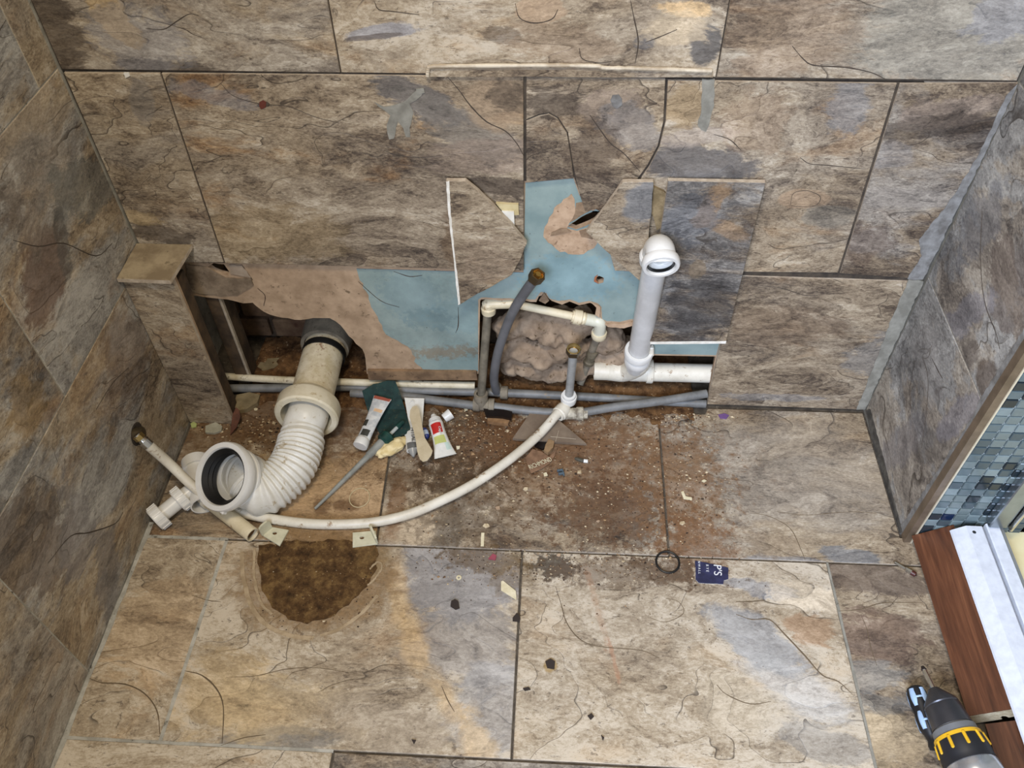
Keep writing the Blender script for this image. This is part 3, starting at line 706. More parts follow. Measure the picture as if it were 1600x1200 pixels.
# ------------------------------------------------------------------ left wall
def slab(name, a_, b_, mat):
    x0, y0, z0 = a_; x1, y1, z1 = b_
    return struct(mk(name, [(x0, y0, z0), (x1, y0, z0), (x1, y1, z0), (x0, y1, z0), (x0, y0, z1), (x1, y0, z1), (x1, y1, z1), (x0, y1, z1)],
                     [(0, 1, 2, 3), (4, 5, 6, 7), (0, 1, 5, 4), (1, 2, 6, 5), (2, 3, 7, 6), (3, 0, 4, 7)], mat))
wall_left = slab('wall_left', (-.05, -2.0, -.04), (-.0012, .20, 1.62), GROUTL)
def lz(y): return 0
y3 = p2('L', 60, 135)[0]; y2 = p2('L', 84, 591)[0]; y1 = p2('L', 65, 972)[0]
LT_ = lambda poly, mat: tile('L', poly, mat, wall_left, 0, .009, .0014, .0009, BODY, metric=True)
zl1 = p2('L', 110, 605)[1]; zl2 = p2('L', 40, 165)[1]
LT_([(-.002, zl2), (y3, zl2), (y3, 1.195), (-.002, 1.195)], slate('L', 0.120, 0.27, .3))
LT_([(y3, zl2), (y3 - .6, zl2), (y3 - .6, 1.195), (y3, 1.195)], slate('L', 0.090, 0.95, .1))
LT_([(-.002, zl1), (y2, zl1), (y2, zl2), (-.002, zl2)], slate('L', 0.090, 0.86, .3, [(75, 430, .08, .06, 25, (92, 70, 56), .85, 2.0), (60, 250, .12, .09, 20, (134, 124, 112), .6), (130, 300, .10, .05, -30, (108, 110, 106), .7), (20, 320, .03, .03, 0, (92, 80, 70), .5, 3.5, .25), (100, 390, .07, .02, 60, (84, 82, 78), .7)], turn=-50))
LT_([(y2, zl1), (y2 - .6, zl1), (y2 - .6, zl2), (y2, zl2)], slate('L', 0.070, 0.95, .4, [(40, 640, .05, .04, 0, (140, 116, 80), .7)], turn=-50))
LT_([(-.002, .002), (y1, .002), (y1, zl1), (-.002, zl1)], slate('L', 0.070, 0.86, .3, [(60, 850, .08, .12, 30, (100, 86, 74), .7), (200, 550, .10, .08, 20, (116, 98, 82), .6), (120, 830, .05, .10, -30, (120, 116, 114), .7), (170, 900, .04, .10, -30, (112, 108, 106), .7)], turn=-45))
LT_([(y1, .002), (y1 - .6, .002), (y1 - .6, zl1), (y1, zl1)], slate('L', 0.100, 0.53, .3, turn=-40))
LT_([(y1 - .6, .002), (-1.99, .002), (-1.99, zl1), (y1 - .6, zl1)], slate('L', 0.100, 0.53, .3, turn=-40))
LT_([(y2 - .6, zl1), (y2 - 1.2, zl1), (y2 - 1.2, zl2), (y2 - .6, zl2)], slate('L', 0.100, 0.53, .3, turn=-40))
LT_([(y3 - .6, zl2), (y3 - 1.2, zl2), (y3 - 1.2, 1.195), (y3 - .6, 1.195)], slate('L', 0.100, 0.53, .3, turn=-40))

for ya_, yb_ in ((-.002, y2), (y2, y2 - .6), (y2 - .6, y2 - 1.2)):
    LT_([(ya_, 1.195), (yb_, 1.195), (yb_, 1.6), (ya_, 1.6)], slate('L', 0.080, .8, .2, turn=-40))
for pts, wd in (([(75, 880), (110, 838), (140, 832), (180, 818), (192, 800)], .0014), ([(20, 375), (60, 385), (100, 380), (150, 400), (175, 380)], .0012), ([(150, 640), (175, 600), (200, 575)], .0009)):
    slit(pts, wd, .0002, 'L', wall_left, CRK)
# ------------------------------------------------------------------ right wall stub with its mosaic end
wall_right = slab('wall_right', (W + .0012, YE + .0105, -.04), (W + .16, .20, 1.62), SILI)
RT_ = lambda poly, mat: tile('R', poly, mat, wall_right, 0, .009, .0014, .0009, BODY, metric=True)
RT_([(-.002, .002), (YE + .004, .002), (YE + .004, H1 + .004), (-.002, H1 + .004)], slate('R', 0.010, 1.7, .0, [(1460, 690, .03, .10, 25, (96, 90, 84), .7), (1450, 570, .10, .05, 20, (138, 134, 130), .5), (1400, 700, .04, .16, 15, (112, 108, 108), .7), (1500, 650, .03, .10, 20, (116, 114, 122), .6)], turn=50))
RT_([(-.002, H1 + .004), (YE + .004, H1 + .004), (YE + .004, H2), (-.002, H2)], slate('R', 0.030, 1.7, .0, [(1540, 590, .03, .035, 0, (84, 72, 62), .9, 1.5), (1580, 450, .09, .06, 10, (104, 92, 84), .7), (1500, 500, .03, .10, 25, (126, 124, 128), .8), (1530, 350, .05, .10, 10, (112, 112, 114), .7), (1510, 560, .02, .05, 20, (96, 88, 82), .7)], turn=50))
RT_([(-.002, H2), (YE + .004, H2), (YE + .004, 1.195), (-.002, 1.195)], slate('R', 0.030, 1.7, .0, turn=50))
smear([(1530, 626), (1600, 512), (1600, 545), (1408, 836), (1402, 830), (1520, 650)], SILIB, 'R', .0008, wall_right, 51, .002)
smear([(1352, 640), (1360, 640), (1410, 832), (1400, 832), (1380, 770)], mottle('foot_strip_dark', (56, 52, 46), (92, 88, 80), 50, .9), 'R', .0009, wall_right, 52, .0015)  # dark strip along the foot of this wall
RT_([(-.002, 1.195), (YE + .004, 1.195), (YE + .004, 1.6), (-.002, 1.6)], slate('R', .03, 1.7, .0, turn=50))
for pts, wd in (([(1442, 560), (1450, 590), (1448, 640), (1440, 700)], .0010), ([(1535, 330), (1532, 400), (1538, 470), (1556, 520), (1562, 545)], .0013), ([(1456, 560), (1466, 580), (1473, 592)], .0016)):
    slit(pts, wd, .0002, 'R', wall_right, CRK)
# bronze edge trim, full height of the corner
TRIM = mottle('trim_bronze', (98, 84, 68), (120, 104, 86), 20, .35, .3)
o = struct(thing('trim_2', 'bronze edge trim on the corner of the right wall', 'trim', (W, YE, 0)))
box('trim_flange', (W + .0055, YE - .0045, .80), (1, 0, 0), (0, 1, 0), (0, 0, 1), .013, .017, 1.6, TRIM, o)
box('trim_lip', (W + .0135, YE - .0135, .80), (1, 0, 0), (0, 1, 0), (0, 0, 1), .003, .003, 1.6, plain('trim_lip_pale', (206, 196, 172), .3, .2), o)
# glass mosaic on the end of the wall: alike pieces share their mesh
end = box('mosaic_bed', (W + .12, YE - .0005, .80), (1, 0, 0), (0, 0, 1), (0, 1, 0), .204, 1.6, .019, mottle('mosaic_grout', (142, 148, 146), (172, 178, 176), 30, .8), wall_right)
MG = [plain('glass_mosaic_%d' % i, c, .12) for i, c in enumerate([(84, 98, 102), (102, 114, 114), (62, 76, 82), (32, 42, 48), (116, 130, 132), (22, 38, 66)])]
bm = bmesh.new(); bmesh.ops.create_cube(bm, size=1)
for vv_ in bm.verts: vv_.co = Vector((vv_.co.x * .0212, vv_.co.y * .005, vv_.co.z * .0185))
bmesh.ops.bevel(bm, geom=bm.edges[:], offset=.0012, segments=1, affect='EDGES')
MM = []
for m in MG:
    me = bpy.data.meshes.new('mosaic_piece'); bm.to_mesh(me); me.materials.append(m); MM.append(me)
bm.free()
pr = random.Random(5)
org = root_loc(wall_right)
for i in range(8):
    for j in range(35):
        x = W + .0275 + i * .0236; z = .012 + j * .0207
        if x > W + .215: continue
        k = pr.choices(range(6), [5, 5, 4, 2, 3, 1])[0]
        o = bpy.data.objects.new('mosaic_piece', MM[k]); COL.objects.link(o); o.parent = wall_right
        o.location = Vector((x, YE - .0115, z)) - org
# ------------------------------------------------------------------ shared plumbing materials
WHITE = mottle('plastic_white', (216, 214, 208), (226, 225, 220), 12, .32, 0, .05, .0004, None)
WHITED = mottle('plastic_white_dirty', (206, 198, 180), (226, 220, 204), 16, .4, 0, .15, .0006, (150, 122, 88), .36, .6)
CREAM = mottle('plastic_cream', (206, 192, 158), (224, 212, 182), 20, .42, 0, .15, .0006, (160, 134, 96), .36, .6)
GREYP = mottle('plastic_grey', (98, 98, 96), (124, 124, 122), 24, .5, 0, .15, .0006, (132, 116, 94), .36, .62)
GREYD = mottle('plastic_grey_dusty', (110, 102, 88), (140, 130, 112), 40, .75, 0, .3, .001, (90, 78, 60), .36, .62)
BRASS = plain('brass', (172, 146, 92), .3, .85)
BRASSD = plain('brass_dull', (96, 84, 64), .4, .8)
CHROME = plain('chrome', (210, 206, 198), .18, 1)
RUBBER = plain('rubber_black', (20, 20, 20), .45)
SOILM = newmat('soil_pipe_cream')
nt = SOILM.node_tree
pos = node(nt, 'ShaderNodeNewGeometry').outputs['Position']
nA = noise(nt, pos, 30, 7, .7); nB = noise(nt, pos, 90, 6, .7)
col = ramp(nt, nA, [(.35, (196, 182, 148)), (.6, (224, 214, 190))])
col = mixc(nt, math_(nt, 'MULTIPLY', sstep(nt, nB, .56, .68), .7), col, s2l((150, 112, 70)))
col = mixc(nt, math_(nt, 'MULTIPLY', sstep(nt, noise(nt, pos, 22, 5, .7), .60, .70), .8), col, s2l((128, 80, 48)))
bsdf(SOILM, col, .5, 0, nB, .15, .001)
def ring_prof(L, r, lip=.002, hollow=0): return [(0, 0), (0, r), (L, r), (L, 0)]

# ------------------------------------------------------------------ corner boxing
bx = thing('corner_boxing', 'narrow tiled pipe boxing in the left back corner with a tile lid', 'boxing', (.055, -.05, 0))
tl = slate('F', .02, .0, .5)
LZ = .4425
lid = [(.0015, -.108), (.104, -.110), (.112, -.003), (.0015, -.0035)]
prism('lid_tile', lid, 'F', LZ, .009, [mottle('lid_slate', (130, 114, 90), (164, 148, 120), 22, .55, 0, .4, .002, (112, 98, 76)), BODY], bx, .0008)
fr = [(.0012, .001), (.104, .001), (.100, LZ - .010), (.0012, LZ - .010)]
prism('front_tile', fr, 'B', .095, .010, [slate('B', -.06, .1, .35), BODY], bx, .0008)
prism('backing_board', [(.002, .002), (.098, .002), (.098, LZ - .012), (.002, LZ - .012)], 'B', .0845, .010, BUFF, bx)
box('edge_batten', (.088, -.055, .21), (1, 0, 0), (0, 1, 0), (0, 0, 1), .018, .032, .40, DARKWOOD, bx, .001)

# ------------------------------------------------------------------ soil pipe
so = thing('soil_pipe', 'thick cream soil pipe with rusty stains coming out of the left wall opening', 'pipe', (.30, 0, .05))
sx, sz = .2945, .083
SY1 = -.085
pth = [Vector((sx - .004, .185, sz)), Vector((sx, SY1, sz))]
tube('pipe', pth, .0465, SOILM, so, 32, 14, .004)
lathe('socket_collar', (sx, SY1 - .052, sz), (0, 1, 0), [(0, .055), (0, .066), (.004, .069), (.034, .069), (.040, .066), (.044, .058), (.060, .0475), (.060, .044), (.04, .050), (0, .055)], mottle('collar_cream', (206, 196, 168), (226, 218, 196), 14, .4, 0, .1, .0006, (186, 168, 132)), so, 40)
lathe('grey_boot', (sx - .003, .075, sz), (0, 1, 0), [(0, .048), (0, .056), (.02, .058), (.06, .060), (.06, .048), (0, .048)], GREYD, so, 32)
lathe('rubber_seal', (sx, .045, sz), (0, 1, 0), [(0, .0468), (0, .0495), (.008, .0505), (.016, .0500), (.016, .0468)], RUBBER, so, 32)

# ------------------------------------------------------------------ flexible pan connector
PC = thing('pan_connector', 'white ribbed flexible toilet pan connector with a black seal lying on the floor', 'pipe', (.25, -.25, 0))
c0 = Vector((sx, SY1 - .045, sz - .006))
oc = PF(353, 745, .104)                      # middle of the open socket
nax = Vector((-.37, -.49, .79)).normalized()
p_s = oc - nax * .052
path = [c0 + Vector((0, .02, 0)), c0, PF(474, 668, .066), PF(468, 700, .058), PF(455, 732, .052), PF(431, 757, .047), PF(408, 768, .046), p_s - nax * .014, p_s]
cp = catmull(path, 30)
L = [0]
for i in range(1, len(cp)): L.append(L[-1] + (cp[i] - cp[i - 1]).length)
tot = L[-1]
def con_r(s):
    i = min(len(L) - 1, int(round(s * (len(L) - 1))))
    t = L[i] / tot
    if t < .20: return .044
    if t < .26: return .046 - (.0016 if .22 < t < .235 else 0)
    if t < .92: return .0475 + .0026 * math.sin(2 * math.pi * (t - .26) / .0375)
    return .0475 + (t - .92) / .08 * .005
V, Fc = tube_mesh(cp, con_r, 40, .0022)
RIB = mottle('connector_ribbed', (208, 204, 192), (226, 224, 216), 18, .4, 0, .1, .0005, (176, 160, 130), .36, .6)
mk('ribbed_body', V, Fc, RIB, PC, smooth=.9)
prof = [(-.006, .052), (.0, .0545), (.016, .0570), (.020, .0605), (.026, .0605), (.028, .0585), (.040, .0600), (.044, .0675), (.050, .0700), (.060, .0700), (.0645, .0680), (.0645, .0585), (.058, .0555), (.02, .0530), (-.006, .049), (-.006, .052)]
lathe('open_socket', p_s, nax, prof, WHITE, PC, 56)
lathe('rubber_seal', p_s, nax, [(.060, .0580), (.0605, .0535), (.052, .0475), (.046, .0520), (.040, .0475), (.034, .0520), (.028, .0480), (.022, .0520), (.022, .0560), (.058, .0565), (.060, .0580)], RUBBER, PC, 48)
sd = nax.cross(Vector((0, 0, 1))).normalized()
box('moulded_catch', p_s + nax * .054 + (-sd * .55 + nax.cross(sd) * .83).normalized() * .0695, nax, sd, nax.cross(sd), .012, .012, .006, WHITE, PC, .0012)

# ------------------------------------------------------------------ waste fitting beside it
wf = thing('waste_fitting', 'white plastic waste fitting with two ribbed nuts against the left wall', 'fitting', (.1, -.33, 0))
def nut(name, p0, ax, r, Ln, mat, par, ribs=14):
    prof = [(0, r * .72), (0, r * .96), (.002, r), (Ln, r), (Ln + .002, r * .94), (Ln + .002, r * .72), (0, r * .72)]
    o = lathe(name, p0, ax, prof, mat, par, 28)
    ax = Vector(ax).normalized()
    n = (Vector((0, 0, 1)) - ax * ax.z).normalized(); b = ax.cross(n)
    for k in range(ribs):
        a = 2 * math.pi * k / ribs
        d_ = n * math.cos(a) + b * math.sin(a)
        rb = box('rib', Vector(p0) + ax * Ln * .5 + d_ * r, ax, ax.cross(d_), d_, Ln * .92, .0035, .003, mat, par)
        rb.parent = o
    return o
w0 = PF(307, 726, .026); w1 = PF(318, 790, .026)
w2 = PF(250, 806, .024); w3 = PF(302, 764, .036)
tube('body', [w0, (w0 + w1) / 2, w1], .0255, WHITE, wf, 26, 8, .003)
lathe('collar', w0, (w0 - w1), [(-.014, .0256), (-.014, .030), (.010, .030), (.012, .028), (.012, .020), (-.014, .020)], WHITE, wf, 28)
ax = (w2 - w3).normalized()
tube('branch', [w3, w2], .0165, WHITE, wf, 24, 4, .0025)
nut('compression_nut', w3 + ax * .020, ax, .0260, .018, WHITE, wf)
nut('compression_nut', w2 - ax * .008, ax, .0265, .020, WHITE, wf)
op = thing('offcut_pipe', 'short cream plastic pipe offcut with a dark open end beneath the pan connector', 'pipe', tuple(PF(375, 815, 0)))
q0 = PF(318, 776, .022); q1 = PF(395, 836, .018)
tube('pipe', [q0, q1], .0150, CREAM, op, 24, 6, .0018)
qa = (q1 - q0).normalized()
lathe('clip', q0 + qa * .010, qa, [(0, .0150), (0, .0178), (.010, .0178), (.010, .0150), (0, .0150)], WHITED, op, 24)
lathe('bore_shade', q1 - qa * .012, qa, [(0, 0), (0, .013), (.003, .012), (.004, .006), (.003, 0)], DIRT, op, 18)  # dark disc stands for the shade inside the open pipe end

# ------------------------------------------------------------------ white water pipe across the floor with its tap connector
wp = thing('water_pipe', 'long curved white plastic water pipe sweeping across the floor', 'pipe', tuple(PF(600, 815, 0)))
e0 = PX(230, 694, .030)
pts = [e0, PX(262, 722, .050), PF(300, 758, .063), PF(330, 781, .036), PF(368, 799, .014), PF(420, 810, .0110), PF(480, 818, .0110), PF(540, 819, .0115), PF(590, 815, .012), PF(640, 803, .014), PF(690, 782, .016), PF(740, 756, .018), PF(795, 719, .021), PF(840, 681, .025), PF(872, 645, .032)]
tube('pipe', pts, .0102, WHITED, wp, 18, 8)
ed = (e0 - PX(262, 722, .06)).normalized()
lathe('ferrule', e0 - ed * .004, ed, [(0, .0102), (0, .0112), (.014, .0112), (.014, .009), (.020, .0075), (.032, .0075), (.032, 0)], CHROME, wp, 18)
lathe('brass_nut', e0 + ed * .016, ed, [(0, .006), (0, .0105), (.010, .0105), (.010, .006)], BRASS, wp, 6)
lathe('tap_elbow', PX(214, 678, .006), (1, .1, .1), [(0, 0), (-.004, .0135), (.012, .0135), (.014, .010), (.014, 0)], BRASSD, wp, 18)
wall_fl = lathe('wall_hole_shade', PX(214, 678, .0002), (1, 0, 0), [(0, .024), (.0016, .022), (.0018, .014), (0, .013)], mottle('hole_shade_dark', (40, 34, 28), (66, 56, 46), 60, .95), wp, 20)  # flat ring coloured dark for the shade of the hole round the elbow

# ------------------------------------------------------------------ pipes along the foot of the wall
def fp(*l): return [PF(x, y, z) for x, y, z in l]
cp1 = thing('plastic_pipe', 'thin cream pipe running along the wall foot under the left opening', 'pipe', tuple(PF(540, 600, 0)))
tube('pipe', fp((352, 588, .034), (430, 593, .034), (540, 597, .034), (650, 600, .033), (742, 602, .032)), .0085, mottle('pipe_cream_dirty', (196, 184, 152), (222, 212, 186), 30, .5, 0, .2, .0008, (128, 112, 88), .36, .6), cp1, 14, 5)
gp1 = thing('plastic_pipe', 'straight grey plastic pipe at the wall foot ending behind the right wall tile', 'pipe', tuple(PF(900, 618, 0)))
tube('pipe', fp((350, 607, .016), (450, 606, .016), (560, 605, .017), (660, 610, .018), (770, 613, .018), (900, 619, .016), (1000, 625, .0110), (1103, 631, .0115)), .0098, GREYP, gp1, 14, 5)
nut_ = lathe('pushfit_collar', PF(782, 613, .018), PF(810, 614, .018) - PF(782, 613, .018), [(0, .010), (0, .0150), (.012, .0158), (.016, .0158), (.018, .0130), (.018, .010)], GREYD, gp1, 20)
gp2 = thing('plastic_pipe', 'bent grey plastic pipe in front of the straight one with pushfit elbows', 'pipe', tuple(PF(830, 640, 0)))
tube('pipe', fp((548, 614, .012), (620, 618, .012), (690, 627, .014), (745, 634, .016)), .0098, GREYP, gp2, 14, 5)
tube('pipe', fp((770, 635, .016), (830, 642, .015), (880, 645, .016), (905, 645, .020), (960, 636, .026), (1030, 627, .031), (1104, 615, .036)), .0098, GREYP, gp2, 14, 5)
ec = PF(752, 632, .018)
lathe('pushfit_elbow', ec - Vector((.018, 0, 0)), (1, -.02, 0), [(0, .010), (0, .0155), (.014, .0158), (.016, .0135), (.034, .0135), (.036, .0155), (.048, .0155), (.048, .010)], GREYD, gp2, 20)
lathe('pushfit_elbow', ec + Vector((0, .0, .004)), (0, .12, 1), [(0, 0), (0, .0140), (.012, .0140), (.014, .0160), (.030, .0160), (.030, .010)], GREYD, gp2, 20)
# riser beside the dark gap, up to the cream elbow
rv0 = ec + Vector((0, .002, .02)); rv1 = PB(762, 488, .022)
tube('riser', [rv0, rv0.lerp(rv1, .5), rv1], .0092, mottle('pipe_grey_dusty', (92, 86, 74), (122, 114, 98), 30, .6), gp2, 14, 6)
tr = thing('branch_pipe', 'short cream pipe with two elbows across the middle wall opening', 'pipe', tuple(PB(850, 490, .03)))
t0 = PB(763, 476, .024); t1 = PB(800, 474, .022); t2 = PB(918, 499, .018); t3 = PB(936, 500, .016)
t4 = PB(936, 522, .020)
tube('pipe', [t1, t2], .0088, CREAM, tr, 16, 4)
lathe('elbow_socket', t0 - Vector((0, 0, .022)), (0, 0, 1), [(0, .009), (0, .0150), (.010, .0160), (.014, .0160), (.016, .0135), (.026, .0135), (.032, .008), (.032, 0)], CREAM, tr, 20)
tube('elbow_neck', [t0 + Vector((0, 0, .002)), t1 + (t1 - t0) * .2], .0112, CREAM, tr, 16, 3)
d_ = (t2 - t1).normalized()
lathe('elbow_nut', t2 - d_ * .034, d_, [(0, .009), (0, .0125), (.004, .0125), (.004, .0160), (.020, .0165), (.022, .0130), (.026, .0140), (.030, .012), (.030, 0)], CREAM, tr, 20)
tube('elbow_bend', [t2 - d_ * .004, t2 + d_ * .012, t3 + Vector((.002, -.002, -.006)), t4], .0128, mottle('elbow_pale', (206, 204, 184), (220, 218, 200), 20, .4), tr, 18, 6)
lathe('elbow_socket', t4 + Vector((0, 0, .006)), (0, .05, -1), [(0, .0130), (0, .0165), (.006, .0172), (.014, .0160), (.018, .0128), (.018, 0)], CREAM, tr, 20)
tube('drop_pipe', [t4, PB(926, 545, .045), PB(912, 585, .050), PB(906, 600, .040)], .0088, GREYD, tr, 14, 5)
lathe('isolator', PB(922, 556, .048) + Vector((.006, -.002, .02)), PB(908, 592, .05) - PB(922, 556, .048), [(0, 0), (0, .012), (.012, .013), (.02, .0105), (.034, .0105), (.036, .013), (.046, .012), (.046, 0)], mottle('valve_dusty', (88, 80, 64), (120, 110, 90), 60, .7), tr, 12)
# grey hose with brass nut leaning on the blue paint
hs = thing('flexible_hose', 'grey flexible hose with a brass nut leaning against the blue painted board', 'hose', tuple(PF(775, 610, 0)))
hp = [PF(776, 612, .024), PB(772, 592, -.002), PB(776, 560, -.008), PB(785, 528, -.014), PB(800, 490, -.022), PB(818, 460, -.032), PB(837, 434, -.044)]
tube('hose', hp, .0100, mottle('hose_grey', (88, 88, 90), (104, 104, 106), 20, .5), hs, 16, 6)
hd = (hp[-1] - hp[-2]).normalized()
lathe('hose_nut', hp[-1] - hd * .006, hd, [(0, .008), (0, .0150), (.018, .0158), (.0185, .0120)], BRASSD, hs, 6)
lathe('nut_bore', hp[-1] + hd * .0125, hd, [(0, .0122), (-.008, .0105), (-.008, .0060), (.001, .0055), (.001, 0)], plain('brass_bright', (204, 168, 92), .22, .9), hs, 20)
lathe('hose_tail', PF(776, 612, .016), (0, 0, 1), [(0, .010), (0, .0145), (.012, .0145), (.014, .0120), (.022, .0110), (.022, 0)], GREYD, hs, 18)
# upright with the open brass nut, and the tee it stands in
up = thing('supply_riser', 'short grey upright pipe with an open brass nut standing in a dirty white tee', 'pipe', tuple(PF(885, 640, 0)))
r0 = PF(888, 628, .030); r1 = PB(896, 549, -.052)
rd = (r1 - r0).normalized()
tube('pipe', [r0, r1], .0092, mottle('pipe_light_grey', (140, 140, 136), (164, 164, 160), 24, .45), up, 16, 4)
lathe('brass_nut', r1 - rd * .006, rd, [(0, .009), (0, .0155), (.014, .0158), (.0155, .0143)], BRASSD, up, 6)
lathe('nut_bore', r1 + rd * .0095, rd, [(0, .0143), (.0006, .0118), (-.010, .0105), (-.010, 0)], BRASS, up, 24)
lathe('pushfit_collar', r0 + rd * .006, rd, [(0, .010), (0, .0175), (.014, .0185), (.018, .0175), (.018, .0150), (.026, .0150), (.027, .0095)], WHITE, up, 24)
te = PF(880, 640, .026)
lathe('tee_socket', te, (PF(850, 672, .026) - te), [(-.014, 0), (-.012, .012), (-.006, .0165), (.004, .0175), (.016, .0175), (.018, .0150), (.022, .0150), (.022, .010)], WHITED, up, 22)
lathe('tee_body', PF(872, 646, .017), PF(920, 646, .018) - PF(872, 646, .017), [(-.006, 0), (-.006, .0130), (.012, .0140), (.040, .0130), (.042, .0150), (.056, .0155), (.058, .0125), (.066, .0125), (.066, .010)], mottle('tee_dirty', (120, 110, 94), (196, 188, 168), 60, .6), up, 20)

# ------------------------------------------------------------------ white waste pipe
wst = thing('waste_pipe', 'upright white waste pipe with a bend on top and a level branch', 'pipe', tuple(PF(1000, 600, 0)))
a0 = PB(997, 556, .012); a1 = PB(1026, 398, -.050)
PALEG = mottle('pipe_pale_grey', (184, 182, 178), (204, 202, 198), 10, .3, 0, .05, .0004)
tube('pipe', [a0, a1], .0230, PALEG, wst, 28, 4)
ad = (a1 - a0).normalized()
bend = [a1 - ad * .010, a1 + ad * .006, a1 + ad * .022 + Vector((.001, -.006, 0)), a1 + ad * .028 + Vector((.002, -.024, 0)), a1 + ad * .016 + Vector((.003, -.040, 0)) ]
tube('bend', bend, .0265, WHITE, wst, 28, 8, .003)
b1 = bend[-1]; bdn = (bend[-1] - bend[-2]).normalized(); bdn = Vector((.06, -.9, -.28)).normalized()
lathe('bend_rim', b1 - bdn * .008, bdn, [(0, .0262), (0, .0325), (.004, .0340), (.014, .0340), (.017, .0320), (.017, .0265), (.012, .0245), (-.004, .0240), (0, .0262)], WHITE, wst, 36)
lathe('bend_seal', b1 - bdn * .008, bdn, [(.012, .0260), (.012, .0225), (.006, .0225), (.006, .0260)], RUBBER, wst, 32)
lathe('bend_rim', a1 - ad * .018, ad, [(0, .0235), (0, .0300), (.003, .0310), (.014, .0310), (.018, .0280), (.018, .0235)], WHITE, wst, 32)
lathe('socket', a0 - ad * .004, ad, [(-.02, .024), (0, .0265), (.010, .0275), (.012, .0310), (.026, .0312), (.028, .0300), (.028, .0235)], WHITE, wst, 32)
br = [PB(996, 560, .014), PB(993, 574, .020), PB(985, 580, .036)]
lathe('branch_neck', a0 + ad * .004, -ad, [(0, .0245), (.010, .0285), (.022, .0290), (.030, .0260), (.046, .0235), (.056, .020), (.056, 0)], WHITE, wst, 30)
h0 = PB(928, 579, .045); h1_ = PB(1132, 584, .045)
tube('level_pipe', [h0, h1_], .0215, WHITED, wst, 28, 4, .002)
hd = (h1_ - h0).normalized()
tube('sweep', [a0 - ad * .018, a0 - ad * .040 + hd * .004, PB(976, 581, .044), PB(950, 579, .045)], .0225, WHITED, wst, 26, 6)
lathe('socket', PB(1010, 580, .045), hd, [(-.04, .0220), (-.036, .0240), (0, .0240), (0, .0275), (.012, .0280), (.014, .0270), (.014, .0215)], WHITED, wst, 32)
box('pipe_clip', PB(1018, 548, .002), (1, 0, .1), (0, 1, 0), (-.1, 0, 1), .010, .012, .026, WHITED, wst, .002)

# ------------------------------------------------------------------ insulation
def insulation():
    r = random.Random(3)
    lumps = []
    for x, y, d_, a_, b_ in [(800, 510, .05, .040, .034), (835, 505, .045, .050, .034), (875, 500, .05, .044, .034), (905, 505, .055, .034, .040), (820, 545, .045, .052, .034), (865, 545, .040, .050, .032), (900, 540, .055, .036, .034),
                             (830, 575, .045, .046, .026), (868, 578, .050, .042, .024), (905, 570, .060, .030, .030), (790, 545, .06, .022, .03), (800, 572, .055, .03, .02), (950, 530, .055, .040, .038), (975, 545, .065, .034, .034), (955, 560, .06, .036, .03), (925, 560, .065, .034, .036), (860, 525, .036, .03, .02), (845, 560, .034, .03, .018), (890, 520, .040, .026, .022)]:
        lumps.append((PB(x, y, d_ + .012), a_, b_))
    bm = bmesh.new()
    for c, a_, b_ in lumps:
        m = Matrix.Translation(c) @ Matrix.Rotation(r.uniform(-.5, .5), 4, 'Y') @ Matrix.Diagonal((a_, .034, b_, 1))
        bmesh.ops.create_icosphere(bm, subdivisions=3, radius=1, matrix=m)
    for vv in bm.verts:
        p = vv.co
        n_ = mnoise.noise(p * 34) * .010 + mnoise.noise(p * 80 + Vector((3, 1, 2))) * .006
        c = min(lumps, key=lambda l: (l[0] - p).length)[0]
        vv.co = p + (p - c).normalized() * n_
    me = bpy.data.meshes.new('insulation'); bm.to_mesh(me); bm.free()
    o = bpy.data.objects.new('insulation', me); COL.objects.link(o)
    me.materials.append(mottle('mineral_wool', (126, 108, 90), (166, 146, 124), 26, 1, 0, .9, .004, (92, 76, 58), .34, .64, .1, 8))
    md = o.modifiers.new('remesh', 'REMESH'); md.mode = 'VOXEL'; md.voxel_size = .0042; md.use_smooth_shade = True
    ms = o.modifiers.new('smooth', 'SMOOTH'); ms.factor = .6; ms.iterations = 3
    dg = bpy.context.evaluated_depsgraph_get()
    me2 = bpy.data.meshes.new_from_object(o.evaluated_get(dg))
    bpy.data.objects.remove(o)
    me2.name = 'insulation'
    for vv in me2.vertices:
        p = vv.co
        vv.co = p + vv.normal * (mnoise.noise(p * 60 + Vector((9, 2, 2))) * .004 + mnoise.noise(p * 160) * .0016)
    for p in me2.polygons: p.use_smooth = True
    o = bpy.data.objects.new('insulation', me2); COL.objects.link(o)
    return tag(o, 'lumpy brown mineral wool stuffed in the middle wall opening', 'insulation')
insulation()
